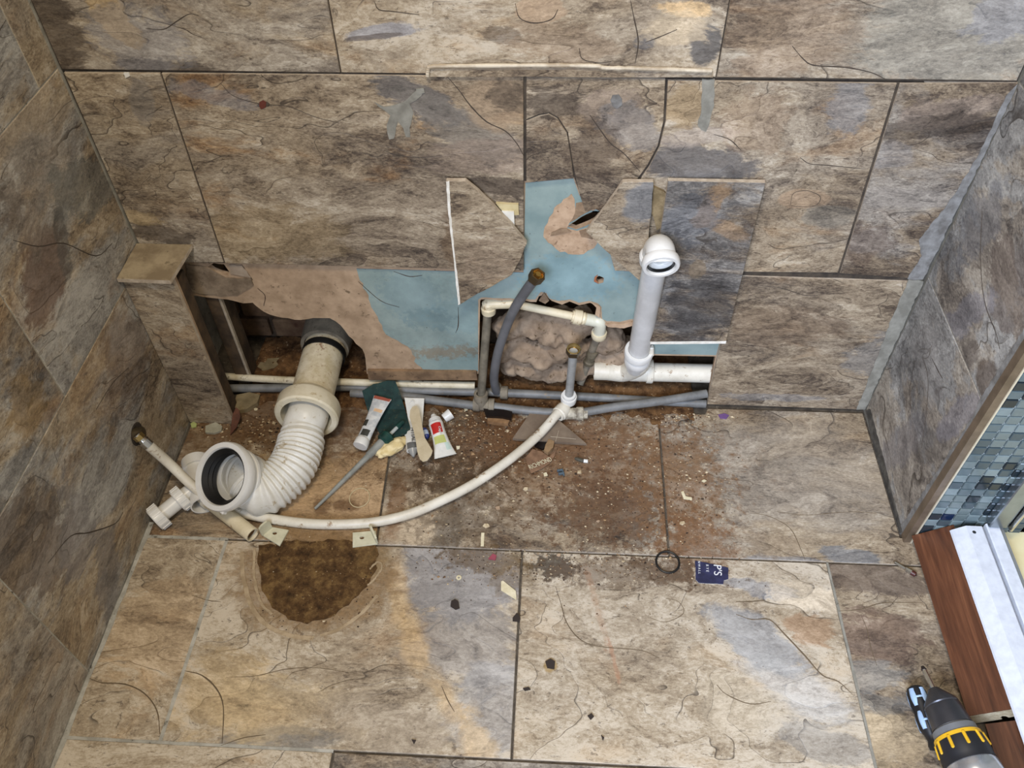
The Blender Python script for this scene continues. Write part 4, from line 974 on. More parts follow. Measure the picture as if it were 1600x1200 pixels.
# ------------------------------------------------------------------ small builders
def sheet(name, pts, zf, th, mat, parent=None, sub=0, seed=0, amp=.0, wob=0.0, label=None):
    """thin sheet whose outline is given on the floor and lifted to zf(px, py)"""
    ol = jag(pts, amp, 8, seed) if amp else list(pts)
    V = [PF(x, y, zf(x, y)) for x, y in ol]
    bm = bmesh.new()
    vs = [bm.verts.new(p) for p in V]
    for t in tessellate_polygon([V]):
        try: bm.faces.new([vs[i] for i in t])
        except ValueError: pass
    if sub:
        bmesh.ops.subdivide_edges(bm, edges=bm.edges[:], cuts=sub, use_grid_fill=True)
        for q in bm.verts: q.co.z += wob * mnoise.noise(q.co * 38 + Vector((seed, 0, 0)))
    bmesh.ops.recalc_face_normals(bm, faces=bm.faces)
    if sum(f.normal.z for f in bm.faces) < 0: bmesh.ops.reverse_faces(bm, faces=bm.faces)
    g = bmesh.ops.extrude_face_region(bm, geom=bm.faces[:])
    for e in g['geom']:
        if isinstance(e, bmesh.types.BMVert): e.co.z += th
    bm.verts.index_update()
    vv = [q.co.copy() for q in bm.verts]; ff = [tuple(q.index for q in f.verts) for f in bm.faces]
    bm.free()
    return mk(name, vv, ff, mat, parent, smooth=.6 if sub else None, label=label)
def squeeze_tube(parent, pc, ps, wc, ws, wm, mats, fmf=None, hs=.9, name='tube_body', up=(0, 0, 1)):
    pc = Vector(pc); ps = Vector(ps)
    t = (ps - pc).normalized(); s = t.cross(Vector(up)).normalized(); n = s.cross(t)
    V = []; Fc = []; fm = []
    NS, NK = 14, 20
    for i in range(NS + 1):
        u = i / NS
        w_ = (wc * (1 - u) ** 2 + 2 * wm * u * (1 - u) + ws * u * u)
        h_ = .0012 + (ws * hs - .0012) * min(1, u * 1.15) ** .9
        c = pc.lerp(ps, u) + n * (h_ - ws * hs) * .0
        for k in range(NK):
            a = 2 * math.pi * k / NK
            V.append(c + s * math.cos(a) * w_ + n * math.sin(a) * h_ + n * .0012 * mnoise.noise(c * 120 + Vector((k * .6, 0, 0))))
    for i in range(NS):
        for k in range(NK):
            Fc.append((i * NK + k, i * NK + (k + 1) % NK, (i + 1) * NK + (k + 1) % NK, (i + 1) * NK + k))
            fm.append(fmf(i / NS, 360 * (k + .5) / NK) if fmf else 0)
    Fc.append(tuple(range(NK))); fm.append(0)
    Fc.append(tuple(range(NS * NK, NS * NK + NK))); fm.append(0)
    return mk(name, V, Fc, mats, parent, fm, smooth=.8)
def writing(txt, org, right, upv, size, mat, parent, name='lettering', lift=.0003, depth=.0002, align='LEFT', sx=1.0):
    c = bpy.data.curves.new('txt', 'FONT'); c.body = txt; c.size = size; c.extrude = depth; c.align_x = align
    o = bpy.data.objects.new('txt', c); COL.objects.link(o)
    dg = bpy.context.evaluated_depsgraph_get(); dg.update()
    me = bpy.data.meshes.new_from_object(o.evaluated_get(dg))
    R_ = Vector(right).normalized(); U_ = Vector(upv).normalized(); N_ = R_.cross(U_)
    vs = [Vector(org) + R_ * v_.co.x * sx + U_ * v_.co.y + N_ * (lift + depth + v_.co.z) for v_ in me.vertices]
    fs = [tuple(p.vertices) for p in me.polygons]
    bpy.data.objects.remove(o); bpy.data.meshes.remove(me)
    return mk(name, vs, fs, mat, parent)
PW = plain('paper_white', (224, 222, 214), .6)
INK = plain('ink_black', (30, 30, 30), .6)

# ------------------------------------------------------------------ fixing brackets
def bracket(label, base, hole, uprt, grp):
    c = PF(hole[0], hole[1], 0)
    t = thing('fixing_bracket', label, 'bracket', (c.x, c.y, 0), grp)
    hp_ = [(c.x + .005 * math.cos(a * .785), c.y + .0036 * math.sin(a * .785)) for a in range(8)]
    M_ = mottle('bracket_nylon', (190, 186, 158), (208, 204, 178), 30, .5)
    prism('base_plate', [tuple(PF(x, y, .004).xy) for x, y in base], 'F', .0045, .004, M_, t, .0006, holes=[hp_])
    prism('hole_disc', hp_, 'F', .0012, .0008, DIRT, t)  # brown disc on the floor inside the bracket hole
    lo, hi = uprt                                # two floor points and the height of the tab
    a_, b_ = PF(*lo[0], .004), PF(*lo[1], .004)
    u = (b_ - a_).normalized(); n = u.cross(Vector((0, 0, 1)))
    L_ = (b_ - a_).length
    prof = [(0, 0), (L_, 0), (L_, hi * .78), (L_ * .8, hi * .96), (L_ * .5, hi), (L_ * .2, hi * .96), (0, hi * .8)]
    V = [a_ + u * x + Vector((0, 0, z)) + n * d_ for d_ in (0, .004) for x, z in prof]
    m = len(prof)
    Fc = [tuple(range(m)), tuple(range(m, 2 * m))] + [(i, (i + 1) % m, m + (i + 1) % m, m + i) for i in range(m)]
    mk('upright_tab', V, Fc, M_, t)
    return t
bracket('cream plastic angle bracket by the open end of the cream pipe offcut', [(411, 837), (424, 823), (451, 828), (437, 853)], (430, 835), (((408, 836), (424, 823)), .030), 'toilet floor brackets')
bracket('cream plastic angle bracket at the right edge of the dark stain', [(551, 832), (587, 829), (590, 850), (551, 855)], (566, 842), (((588, 850), (578, 828)), .024), 'toilet floor brackets')

# ------------------------------------------------------------------ residue where the toilet stood
RES = newmat('residue_brown')
nt = RES.node_tree
pos = node(nt, 'ShaderNodeNewGeometry').outputs['Position']
nA = noise(nt, pos, 34, 9, .75); nB = noise(nt, pos, 150, 6, .7); nC = noise(nt, pos, 12, 5, .65)
col = ramp(nt, nA, [(.34, (46, 32, 18)), (.5, (88, 64, 38)), (.66, (132, 104, 64))])
col = mixc(nt, math_(nt, 'MULTIPLY', sstep(nt, nC, .52, .68), .5), col, s2l((138, 110, 68)))
col = mixc(nt, sstep(nt, nB, .60, .70), col, s2l((160, 134, 92)))
col = mixc(nt, sstep(nt, nB, .40, .30), col, s2l((34, 24, 14)))
bsdf(RES, col, .95, 0, nA, .9, .006, .2)
res = prism('dried_residue', jag(pp('F', [(404, 852), (455, 846), (520, 843), (585, 850), (592, 866), (585, 895), (566, 922), (545, 945), (515, 965), (480, 975), (450, 968), (425, 950), (408, 915), (402, 880)], .001), .004, .010, 71), 'F', .0016, .0015, RES)
tag(res, 'dark brown crusty half round residue on the floor in front of the pan connector', 'stain')
sl = thing('sealant_ring', 'pale curved sealant trace around the dark residue', 'sealant', tuple(PF(480, 985, 0)))
for k_, (pts, wd) in enumerate([([(378, 862), (380, 900), (392, 945), (415, 975), (450, 992), (490, 998)], .004), ([(500, 993), (530, 983), (565, 958), (590, 930)], .003), ([(398, 858), (397, 900), (407, 940), (425, 960)], .0025), ([(578, 890), (590, 878), (597, 886), (585, 905), (574, 915)], .0018)]):
    q = [p2('F', x, y, .0012) for x, y in pts]
    strip('sealant_trace', q, wd, .0012 + .0002 * k_, 'F', sl, mottle('sealant_tan_%d' % k_, (150, 130, 100), (176, 156, 126), 40, .8, 0, .5, .002, (132, 108, 76)), .0009)

# ------------------------------------------------------------------ litter heap by the wall
gs = sheet('plastic_scrap', [(566, 612), (583, 600), (605, 596), (618, 596), (625, 614), (633, 640), (641, 668), (641, 676), (618, 686), (600, 690), (588, 668), (574, 640)], lambda x, y: .016 + max(0, 640 - y) * .0010, .0015, mottle('green_plastic', (12, 38, 36), (26, 56, 52), 50, .85, 0, .4, .002, (74, 70, 50), .36, .62), None, 2, 3, 0, .006)
tag(gs, 'dark green crumpled plastic scrap leaning on the pipes behind the tubes', 'plastic scrap')
# printed white tube lying across it
t1_ = thing('squeeze_tube', 'flattened white tube with dark blotches lying on the green scrap', 'tube', tuple(PF(585, 660, .02)))
def fm1(u, a):
    if 20 < a < 160:
        if u < .07: return 2
        if .22 < u < .34 and 70 < a < 140: return 3
        if .5 < u < .66 and 20 < a < 80: return 1
        if .74 < u < .86 and 60 < a < 130: return 1
    return 0
q0 = PF(598, 621, .046); q1 = PF(567, 688, .030)
squeeze_tube(t1_, q0, q1, .0215, .0155, .0130, [mottle('tube_print', (176, 180, 182), (214, 214, 210), 60, .4), plain('tube_blotch', (58, 58, 52), .5), plain('tube_red', (160, 84, 66), .5), plain('tube_peach', (222, 186, 146), .5)], fm1, .55)
qd = (q1 - q0).normalized()
lathe('screw_cap', q1 - qd * .002, qd, [(0, 0), (0, .0150), (.002, .0160), (.016, .0165), (.018, .0158), (.018, 0)], WHITE, t1_, 24)
# long grey nozzle with green collar
nz = thing('sealant_nozzle', 'long tapered grey nozzle with a dark green collar', 'nozzle', tuple(PF(545, 740, 0)))
nt_ = PF(492, 795, .004); nb = PF(598, 690, .022)
nd_ = (nt_ - nb).normalized(); nl = (nt_ - nb).length
lathe('nozzle', nb, nd_, [(-.004, 0), (-.004, .0100), (.012, .0098), (.045, .0082), (.046, .0066), (nl * .6, .0050), (nl, .0030), (nl, 0)], mottle('nozzle_grey', (128, 130, 124), (150, 152, 146), 30, .4), nz, 18)
GRN = mottle('green_collar', (10, 46, 42), (20, 66, 58), 40, .35)
lathe('collar', nb - nd_ * .022, nd_, [(0, 0), (0, .0125), (.004, .0165), (.020, .0165), (.024, .0120), (.024, 0)], GRN, nz, 20)
lathe('stem', nb - nd_ * .046, nd_, [(0, 0), (0, .0042), (.026, .0042), (.026, 0)], plain('stem_clear', (176, 182, 178), .2), nz, 14)
lathe('hook_end', nb - nd_ * .066, nd_, [(0, 0), (0, .0050), (.020, .0060), (.020, 0)], GRN, nz, 14)
# printed packet under the spatula
pk = thing('packet', 'white printed packet with a black label lying under the beige spatula', 'packet', tuple(PF(647, 665, 0)))
sheet('card_back', [(632, 622), (663, 623), (660, 668), (640, 668)], lambda x, y: .007 + max(0, 650 - y) * .0007, .0012, PW, pk)
sheet('black_label', [(638, 627), (657, 627), (656, 640), (639, 640)], lambda x, y: .0086 + max(0, 650 - y) * .0007, .0004, INK, pk)
c_ = PF(644, 632, .0100 + .0126)
tube('label_ring', [c_ + Vector((.0055 * math.cos(i * math.pi / 8), .0075 * math.sin(i * math.pi / 8), .006 * math.sin(i * math.pi / 8))) for i in range(17)], .0010, PW, pk, 6, 2)
a0_ = PF(640, 660, .014); a1_ = PF(645, 704, .013)
squeeze_tube(pk, a0_, a1_, .0150, .0140, .0140, [PW, plain('foil_grey', (122, 122, 120), .35, .4)], lambda u, a: 1 if u > .72 and a > 40 else 0, .75, 'pouch')
lathe('pouch_tip', a1_, a1_ - a0_, [(0, .0110), (.006, .0080), (.014, .0035), (.018, 0)], plain('tip_grey', (150, 150, 146), .3), pk, 14)
writing('HTIAL', PF(641, 668, .0275), PF(645, 700, .025) - PF(641, 668, .0275), PF(655, 680, .026) - PF(641, 680, .026), .0125, INK, pk, sx=1.15)
spt = sheet('spatula', [(640, 652), (641, 642), (645, 636), (651, 635), (655, 640), (658, 655), (661, 672), (664, 685), (670, 695), (676, 705), (674, 712), (668, 720), (661, 722), (656, 718), (652, 706), (650, 690), (646, 672)], lambda x, y: .0305, .0022, mottle('spatula_beige', (190, 174, 142), (206, 192, 162), 24, .6))
tag(spt, 'flat beige rounded spatula lying on the white packet', 'spatula')
# crumpled cream paper
def crumple():
    bm = bmesh.new()
    c = PF(613, 705, 0)
    bmesh.ops.create_icosphere(bm, subdivisions=4, radius=1)
    for q in bm.verts:
        d_ = q.co.copy()
        f = 1 + .22 * mnoise.noise(d_ * 2.2) + .12 * abs(mnoise.noise(d_ * 6)) - .10 * abs(mnoise.noise(Vector((d_.x * 9 + d_.y * 5, d_.y * 2, d_.z * 3))))
        p = Vector((d_.x * .036, d_.y * .017, d_.z * .013)) * f
        p = Matrix.Rotation(math.radians(38), 3, 'Z') @ p
        q.co = Vector((c.x, c.y, .0135)) + p
        q.co.z = max(q.co.z, .0008)
    bm.verts.index_update()
    o = mk('crumpled_paper', [q.co for q in bm.verts], [tuple(v_.index for v_ in f.verts) for f in bm.faces], mottle('paper_cream', (212, 190, 134), (232, 214, 166), 50, .75, 0, .5, .002))
    bm.free()
    for p in o.data.polygons: p.use_smooth = True
    return tag(o, 'crumpled cream coloured scrap beside the nozzle collar', 'paper')
crumple()
bl = lathe('capsule', PF(662, 668, .012), PF(671, 696, .010) - PF(662, 668, .012), [(0, 0), (.004, .0050), (.012, .0075), (.024, .0070), (.030, .0045), (.034, 0)], [plain('capsule_blue', (44, 58, 132), .3), plain('capsule_label', (176, 190, 212), .3)], None, 16, mats_by=lambda i: 1 if i == 2 else 0)
tag(bl, 'small blue and pale capsule between the spatula and the toothpaste tube', 'capsule')
# toothpaste tube and its cap
tp = thing('toothpaste_tube', 'white toothpaste tube with a red label, cap off', 'tube', tuple(PF(688, 690, 0)))
q0 = PF(696, 713, .010); q1 = PF(681, 662, .016)
def fm2(u, a):
    if 50 < a < 150 and .62 < u < .9: return 1
    if 60 < a < 140 and .32 < u < .56: return 2
    if u < .08: return 0
    if 30 < a < 70 and .12 < u < .34: return 3
    return 0
squeeze_tube(tp, q0, q1, .0245, .0165, .0140, [PW, plain('tooth_red', (188, 40, 36), .35), plain('tooth_lime', (196, 200, 120), .4), plain('tooth_mint', (196, 214, 204), .4)], fm2, .85)
qd = (q1 - q0).normalized()
lathe('shoulder', q1 - qd * .001, qd, [(0, .0160), (.004, .0150), (.012, .0140), (.014, .0075), (.022, .0068), (.026, .0050), (.026, .0025), (.020, .0022), (.020, 0)], WHITE, tp, 22)
writing('Colgate', PF(685, 666, .0305), PF(688, 682, .027) - PF(685, 666, .0305), PF(694, 674, .029) - PF(684, 674, .029), .0072, PW, tp)
cpo = lathe('tube_cap', PF(699, 650, .011), Vector((.8, .6, .25)), [(-.010, 0), (-.010, .0095), (-.008, .0105), (.010, .0125), (.010, .0100), (-.004, .0085), (-.004, 0)], WHITE, None, 24)
tag(cpo, 'white toothpaste cap lying beside the open tube', 'cap')

# ------------------------------------------------------------------ loose things on the floor
def loop(name, c, rx, ry, r, mat, label, cat, squash=.05, seed=0):
    c = Vector(c)
    pts = [c + Vector((rx * math.cos(a * math.pi / 12) * (1 + squash * mnoise.noise(Vector((a % 24, seed, 0)))), ry * math.sin(a * math.pi / 12), r)) for a in range(25)]
    return tag(tube(name, pts, r, mat, None, 8, 3, 0, False), label, cat)
loop('rubber_band', PF(562, 778, 0), .021, .024, .0011, plain('band_cream', (196, 180, 142), .5), 'thin cream rubber band on the brown floor tile', 'rubber band', .2, 2)
loop('seal_ring', PF(1043, 879, 0), .0225, .0235, .0021, RUBBER, 'black rubber ring on the floor joint left of the navy card', 'ring', .05, 5)
# torn navy card with its lettering
NAVY = mottle('card_navy', (32, 34, 62), (46, 48, 82), 60, .5)
cdp = [(1086, 876), (1103, 879), (1122, 883), (1138, 887), (1138, 905), (1131, 907), (1130, 913), (1108, 912), (1092, 911), (1087, 906)]
cd = thing('torn_card', 'torn navy card with white lettering lying on the floor', 'card', tuple(PF(1110, 895, 0)))
poly = jag(pp('F', cdp, .0014), .0005, .006, 9)
prism('card', poly, 'F', .0016, .0010, [NAVY, PW], cd)
rt_ = (PF(1130, 905, .0016) - PF(1129, 888, .0016)).normalized(); up_ = Vector((0, 0, 1)).cross(rt_)
LETT = plain('letter_white', (226, 226, 226), .6)
writing("P'S", PF(1115, 881.5, .0016), rt_, up_, .0215, LETT, cd)
writing('R Y E', PF(1103, 882, .0016), rt_, up_, .0072, LETT, cd)
writing('N W A L L', PF(1090.5, 876.5, .0016), rt_, up_, .0062, LETT, cd)
# loose triangle of tile, and the broken bits under it
lt = thing('tile_offcut', 'flat brown triangular tile offcut lying face down beneath the white pipe', 'tile', tuple(PF(858, 670, 0)))
zf = lambda x, y: .0035 + max(0, (690 - y)) * .00016
sheet('offcut', [(836, 637), (852, 644), (869, 656), (916, 696), (865, 693), (801, 688), (818, 663)], zf, .007, mottle('offcut_brown', (108, 92, 76), (128, 112, 94), 18, .7), lt)
for pts in ([(860, 682), (900, 686)], [(873, 673), (868, 690)]):
    a_, b_ = [PF(x, y, zf(x, y) + .0072) for x, y in pts]
    tube('score_line', [a_, b_], .0006, plain('score_pale', (172, 158, 136), .8), lt, 6, 3)
dk = plain('bitumen_black', (24, 17, 15), .35)
chk = thing('broken_block', 'dark glossy broken block against the grey pipe', 'block', tuple(PF(777, 655, 0)))
sheet('dark_face', [(755, 640), (765, 635), (773, 637), (780, 641), (800, 646), (799, 657), (785, 654), (760, 653)], lambda x, y: .013, .007, dk, chk, 1, 2, 0, .002)
sheet('brown_face', [(761, 653), (778, 654), (798, 658), (794, 666), (778, 665), (762, 662)], lambda x, y: .002, .010, mottle('brown_break', (124, 92, 60), (150, 116, 80), 60, .9), chk)
ch2 = thing('broken_block', 'dark broken piece with a brown rim just below the triangular offcut', 'block', tuple(PF(845, 700, 0)))
sheet('dark_face', [(831, 690), (838, 685), (857, 688), (853, 700), (848, 704), (836, 699)], lambda x, y: .001, .006, dk, ch2, 1, 4, 0, .001)
sheet('rim', [(857, 690), (866, 694), (864, 704), (856, 712), (850, 708), (852, 700)], lambda x, y: .002, .011, mottle('rim_tan', (132, 104, 72), (150, 122, 88), 40, .8), ch2, 1, 5, 0, .002)
lb = thing('torn_label', 'curled brown label with pale block letters on the dirty floor', 'label', tuple(PF(842, 725, 0)))
LBM = mottle('label_brown', (112, 84, 62), (140, 108, 82), 40, .7)
zl = lambda x, y: .003 + .006 * max(0, (860 - x) / 40)
sheet('label', [(821, 716), (832, 702), (846, 706), (858, 714), (867, 706), (870, 702), (866, 714), (858, 725), (846, 733), (830, 740), (826, 733)], zl, .0012, LBM, lb, 1, 7, 0, .001)
a_, b_ = PF(828, 734, .0095), PF(861, 721, .0062)
rt_ = (b_ - a_).normalized(); up_ = (PF(827, 722, .0105) - a_); up_ = (up_ - rt_ * up_.dot(rt_)).normalized()
writing('RICHMOND', a_, rt_, up_, .0155, plain('letter_cream', (218, 208, 174), .6), lb, sx=.66, lift=.0012)
tm = thing('terminal', 'tiny grey blue plastic clip on the stained floor', 'clip', tuple(PF(875, 738, 0)))
TB = plain('clip_bluegrey', (78, 92, 100), .4)
for dx, dy in ((0, 0), (2, 5)):
    box('jaw', PF(875 + dx, 735 + dy, .004), (1, .25, 0), (-.25, 1, 0), (0, 0, 1), .013, .0045, .007, TB, tm, .001)
box('spine', PF(880, 739, .003), (1, .25, 0), (-.25, 1, 0), (0, 0, 1), .004, .014, .005, TB, tm, .001)
pg = thing('wall_plug', 'small dark plug with a white end on the stained floor', 'plug', tuple(PF(908, 719, 0)))
lathe('plug_body', PF(898, 716, .005), PF(915, 721, .005) - PF(898, 716, .005), [(0, 0), (0, .0022), (.006, .0042), (.020, .0046), (.020, 0)], plain('plug_dark', (74, 70, 58), .6), pg, 10)
lathe('white_end', PF(912, 720, .005), (1, -.1, 0), [(0, 0), (0, .0042), (.009, .0040), (.009, 0)], WHITE, pg, 10)
def chip(name, pts, th, mat, label, cat, grp=None, z=.0004):
    o = prism(name, [tuple(PF(x, y, z).xy) for x, y in pts], 'F', z + th, th, mat)
    return tag(o, label, cat, grp)
PALE = mottle('chip_cream', (206, 194, 158), (226, 216, 186), 60, .7)
chip('plastic_shard', [(783, 909), (786, 908), (806, 924), (807, 938), (783, 923)], .0018, PALE, 'flat cream four sided shard beside the central floor joint', 'shard')
chip('plastic_strip', [(752, 833), (757, 833), (756, 854), (751, 854)], .0018, PALE, 'short straight cream strip standing out above the floor joint', 'strip')
chip('plastic_strip', [(1064, 769), (1068, 768), (1071, 776), (1081, 778), (1081, 782), (1068, 780)], .0018, PALE, 'small bent white strip right of the floor joint', 'strip')
DKC = plain('chip_dark', (46, 36, 30), .8)
for lab, pts in (('dark crumb on the grey patch left of the cream shard', [(705, 940), (711, 937), (716, 940), (718, 951), (712, 953), (704, 948)]), ('dark crumb on the central floor joint below the cream shard', [(801, 966), (808, 958), (813, 966), (812, 972), (801, 971)]),
                 ('small dark crumb low on the pale middle tile', [(918, 1119), (924, 1115), (928, 1120), (923, 1125)]), ('ochre brown crumb in the middle of the pale front tile', [(852, 1034), (860, 1030), (867, 1034), (866, 1046), (855, 1044)]),
                 ('tiny dark crumb nearest the bottom of the pale front tile', [(939, 1149), (944, 1153), (942, 1158)]), ('thin dark crumb just right of the central floor joint', [(817, 1076), (826, 1074), (829, 1078), (820, 1080)]), ('tiny dark crumb at the bottom of the tile with the residue', [(643, 1156), (650, 1157), (647, 1163)])):
    chip('dark_chip', pts, .003, DKC, lab, 'chip', 'dark crumbs on the front floor tiles')
chip('pink_shard', [(763, 874), (770, 866), (776, 869), (774, 876)], .003, plain('shard_pink', (150, 70, 84), .5), 'tiny pink and dark shard above the cream shard', 'shard')
lathe_o = lathe('washer', PF(717, 903, .0004), (0, 0, 1), [(0, .0022), (0, .0052), (.0016, .0052), (.0016, .0022), (0, .0022)], PALE, None, 16)
tag(lathe_o, 'tiny cream washer on the grey patch of floor tile', 'washer')
chip('purple_shard', [(1122, 649), (1132, 647), (1139, 650), (1135, 655), (1125, 654)], .003, plain('shard_purple', (110, 80, 130), .5), 'tiny yellow and purple scrap at the edge of the right floor tile', 'shard')
chip('stone_chip', [(322, 668), (338, 662), (348, 668), (347, 675), (335, 679), (322, 678)], .006, mottle('chip_stone', (150, 146, 126), (172, 168, 148), 40, .85), 'pale flat stone chip at the foot of the corner boxing', 'chip')
chip('coin_chip', [(298, 663), (303, 660), (308, 663), (307, 668), (300, 669)], .003, plain('chip_lime', (176, 186, 120), .5), 'tiny yellowish disc at the foot of the corner boxing', 'chip')
lf = sheet('rust_flake', [(361, 668), (364, 648), (369, 637), (374, 641), (376, 652), (370, 668), (360, 680)], lambda x, y: .004 + max(0, 680 - y) * .0007, .002, mottle('rust_brown', (72, 40, 26), (98, 58, 38), 50, .8), None, 1, 5, 0, .001)
tag(lf, 'upright dark rust brown flake beside the corner boxing', 'flake')
for lab, pts in (('flat grey stone slab behind the rust flake near the left opening', [(366, 640), (372, 622), (392, 618), (408, 622), (404, 634), (388, 644), (376, 646)]), ('flat ochre stone lying inside the left opening', [(404, 578), (412, 566), (440, 564), (446, 572), (430, 580), (412, 584)])):
    chip('stone_slab', pts, .012, mottle('stone_ochre', (112, 98, 70), (142, 126, 94), 30, .9), lab, 'stone')

# dirt banked along the wall foot and inside the openings; grit over the stained tiles
def bank(name, x0, x1, y0, y1, hf, label, mat, nx=90, ny=16):
    V = []; Fc = []
    for j in range(ny + 1):
        for i in range(nx + 1):
            x = x0 + (x1 - x0) * i / nx; y = y0 + (y1 - y0) * j / ny
            V.append((x, y, hf(x, y, j / ny)))
    for j in range(ny):
        for i in range(nx):
            Fc.append((j * (nx + 1) + i, j * (nx + 1) + i + 1, (j + 1) * (nx + 1) + i + 1, (j + 1) * (nx + 1) + i))
    o = mk(name, V, Fc, mat, None, smooth=3)
    o['label'] = label; o['category'] = 'dirt'; o['kind'] = 'stuff'
    return o
bank('dirt_bank', .108, 1.145, -.075, .178, lambda x, y, t: -.006 + .0085 * min(1, t * 4) + .007 * mnoise.noise(Vector((x * 26, y * 26, 0))) + .005 * mnoise.noise(Vector((x * 70, y * 70, 4))) + (.008 if y > .03 else 0), 'brown crumbly dirt along the foot of the opened wall', DIRT, 150, 34)
GR = [mottle('grit_brown', (84, 60, 38), (120, 92, 62), 90, .95), mottle('grit_pale', (176, 156, 122), (214, 198, 166), 90, .9), mottle('grit_dark', (46, 34, 24), (74, 56, 40), 90, .95), mottle('grit_tan', (138, 108, 76), (164, 134, 98), 90, .95)]
def grit(name, label, spots, seed):
    r = random.Random(seed)
    V = []; Fc = []; fm = []
    for px, py, sx_, sy_, n, s0, s1, wts in spots:
        for _ in range(n):
            x = r.gauss(px, sx_); y = r.gauss(py, sy_)
            if y < 632 + (x - 400) * .02 or abs(x - px) > 2.2 * sx_ or abs(y - py) > 2.2 * sy_: continue
            c = PF(x, y, 0)
            if c.x < .02 or c.y > .0: continue
            s = r.uniform(s0, s1) * (1 + 1.2 * (r.random() ** 6)); a = r.uniform(0, 6.28); h_ = s * r.uniform(.3, .8)
            b_ = len(V); k = r.choice((3, 4, 5))
            for q in range(k):
                an = a + 6.283 * q / k; rr_ = s * r.uniform(.6, 1.2)
                V.append((c.x + rr_ * math.cos(an), c.y + rr_ * math.sin(an) * r.uniform(.5, 1), .0002))
            V.append((c.x + s * r.uniform(-.2, .2), c.y + s * r.uniform(-.2, .2), .0004 + h_))
            mi = r.choices(range(4), wts)[0]
            for q in range(k): Fc.append((b_ + q, b_ + (q + 1) % k, b_ + k)); fm.append(mi)
    o = mk(name, V, Fc, GR, None, fm)
    o['label'] = label; o['category'] = 'grit'; o['kind'] = 'stuff'
    return o
grit('floor_grit', 'fine brown and pale grit scattered over the stained floor tiles', [
    (850, 700, 120, 50, 1500, .0008, .0024, (5, 2, 4, 4)), (720, 660, 60, 25, 700, .001, .003, (5, 3, 4, 4)), (960, 790, 90, 55, 800, .0007, .002, (4, 2, 5, 3)), (1075, 740, 40, 80, 420, .0008, .0024, (4, 4, 3, 4)),
    (1060, 645, 40, 10, 260, .001, .003, (2, 6, 2, 4)), (900, 885, 120, 14, 420, .0007, .002, (3, 3, 5, 3)), (420, 680, 40, 30, 500, .001, .0034, (4, 3, 4, 4)), (760, 880, 50, 30, 200, .0006, .0018, (3, 3, 5, 2)),
    (490, 910, 50, 35, 700, .0008, .0022, (4, 2, 5, 4)), (1000, 950, 150, 60, 160, .0005, .0014, (4, 2, 5, 3)), (560, 720, 50, 40, 160, .0005, .0016, (3, 3, 4, 3)), (330, 668, 25, 8, 60, .001, .0035, (2, 5, 2, 3)),
    (700, 780, 40, 50, 300, .0006, .0018, (4, 2, 6, 3))], 4)
CRUMBS = [(822, 765, 4, 'pale crumb below the curled brown label'), (778, 795, 5, 'pale plaster crumb midway between the white pipe and the floor joint'), (852, 742, 4, 'tan crumb touching the lower edge of the curled label'),
    (905, 738, 4, 'upright pale crumb right of the grey blue clip'), (1066, 818, 5, 'pale crumb above the black rubber ring'), (1100, 752, 4, 'pale crumb above the bent white strip'), (760, 822, 5, 'cream crumb just above the short straight strip'),
    (935, 815, 3, 'lone pale crumb in the middle of the stained tile'), (1110, 820, 3, 'pale crumb on the rusty stain above the navy card'), (873, 868, 4, 'pale crumb on the joint above the black mould patch'),
    (728, 640, 4, 'pale crumb beside the toothpaste cap under the grey pipe'), (716, 700, 4, 'pale crumb beside the crimped end of the toothpaste tube'), (655, 735, 3, 'pale crumb below the rounded end of the spatula'), (400, 640, 4, 'pale crumb left of the soil pipe collar')]
rc = random.Random(12)
for px, py, s_, lab in CRUMBS:
    k = rc.choice((4, 5)); a = rc.uniform(0, 6); e = rc.uniform(.6, 1.0)
    chip('plaster_crumb', [(px + s_ * rc.uniform(.7, 1.2) * math.cos(a + 6.283 * q / k), py + e * s_ * rc.uniform(.7, 1.2) * math.sin(a + 6.283 * q / k)) for q in range(k)], rc.uniform(.0015, .0035), [PALE, GR[1], BUFF][rc.randrange(3)], lab, 'crumb', 'pale crumbs on the dirty floor')

# ------------------------------------------------------------------ shower threshold on the right
WOOD = newmat('laminate_mahogany')
nt = WOOD.node_tree
pos = node(nt, 'ShaderNodeNewGeometry').outputs['Position']
mp = node(nt, 'ShaderNodeMapping', {'Vector': pos, 'Scale': (9, .55, 9)}).outputs[0]
nA = noise(nt, mp, 9, 5, .6, .6); nB = noise(nt, node(nt, 'ShaderNodeMapping', {'Vector': pos, 'Scale': (60, 2.5, 60)}).outputs[0], 6, 4, .6)
col = ramp(nt, nA, [(.32, (62, 34, 20)), (.5, (90, 53, 33)), (.68, (114, 72, 47))])
col = mixc(nt, math_(nt, 'MULTIPLY', sstep(nt, nB, .52, .62), .35), col, s2l((70, 36, 20)))
bsdf(WOOD, col, .38)
CHIPB = mottle('chipboard', (176, 160, 128), (206, 194, 164), 90, .9, 0, .4, .001, (150, 132, 100))
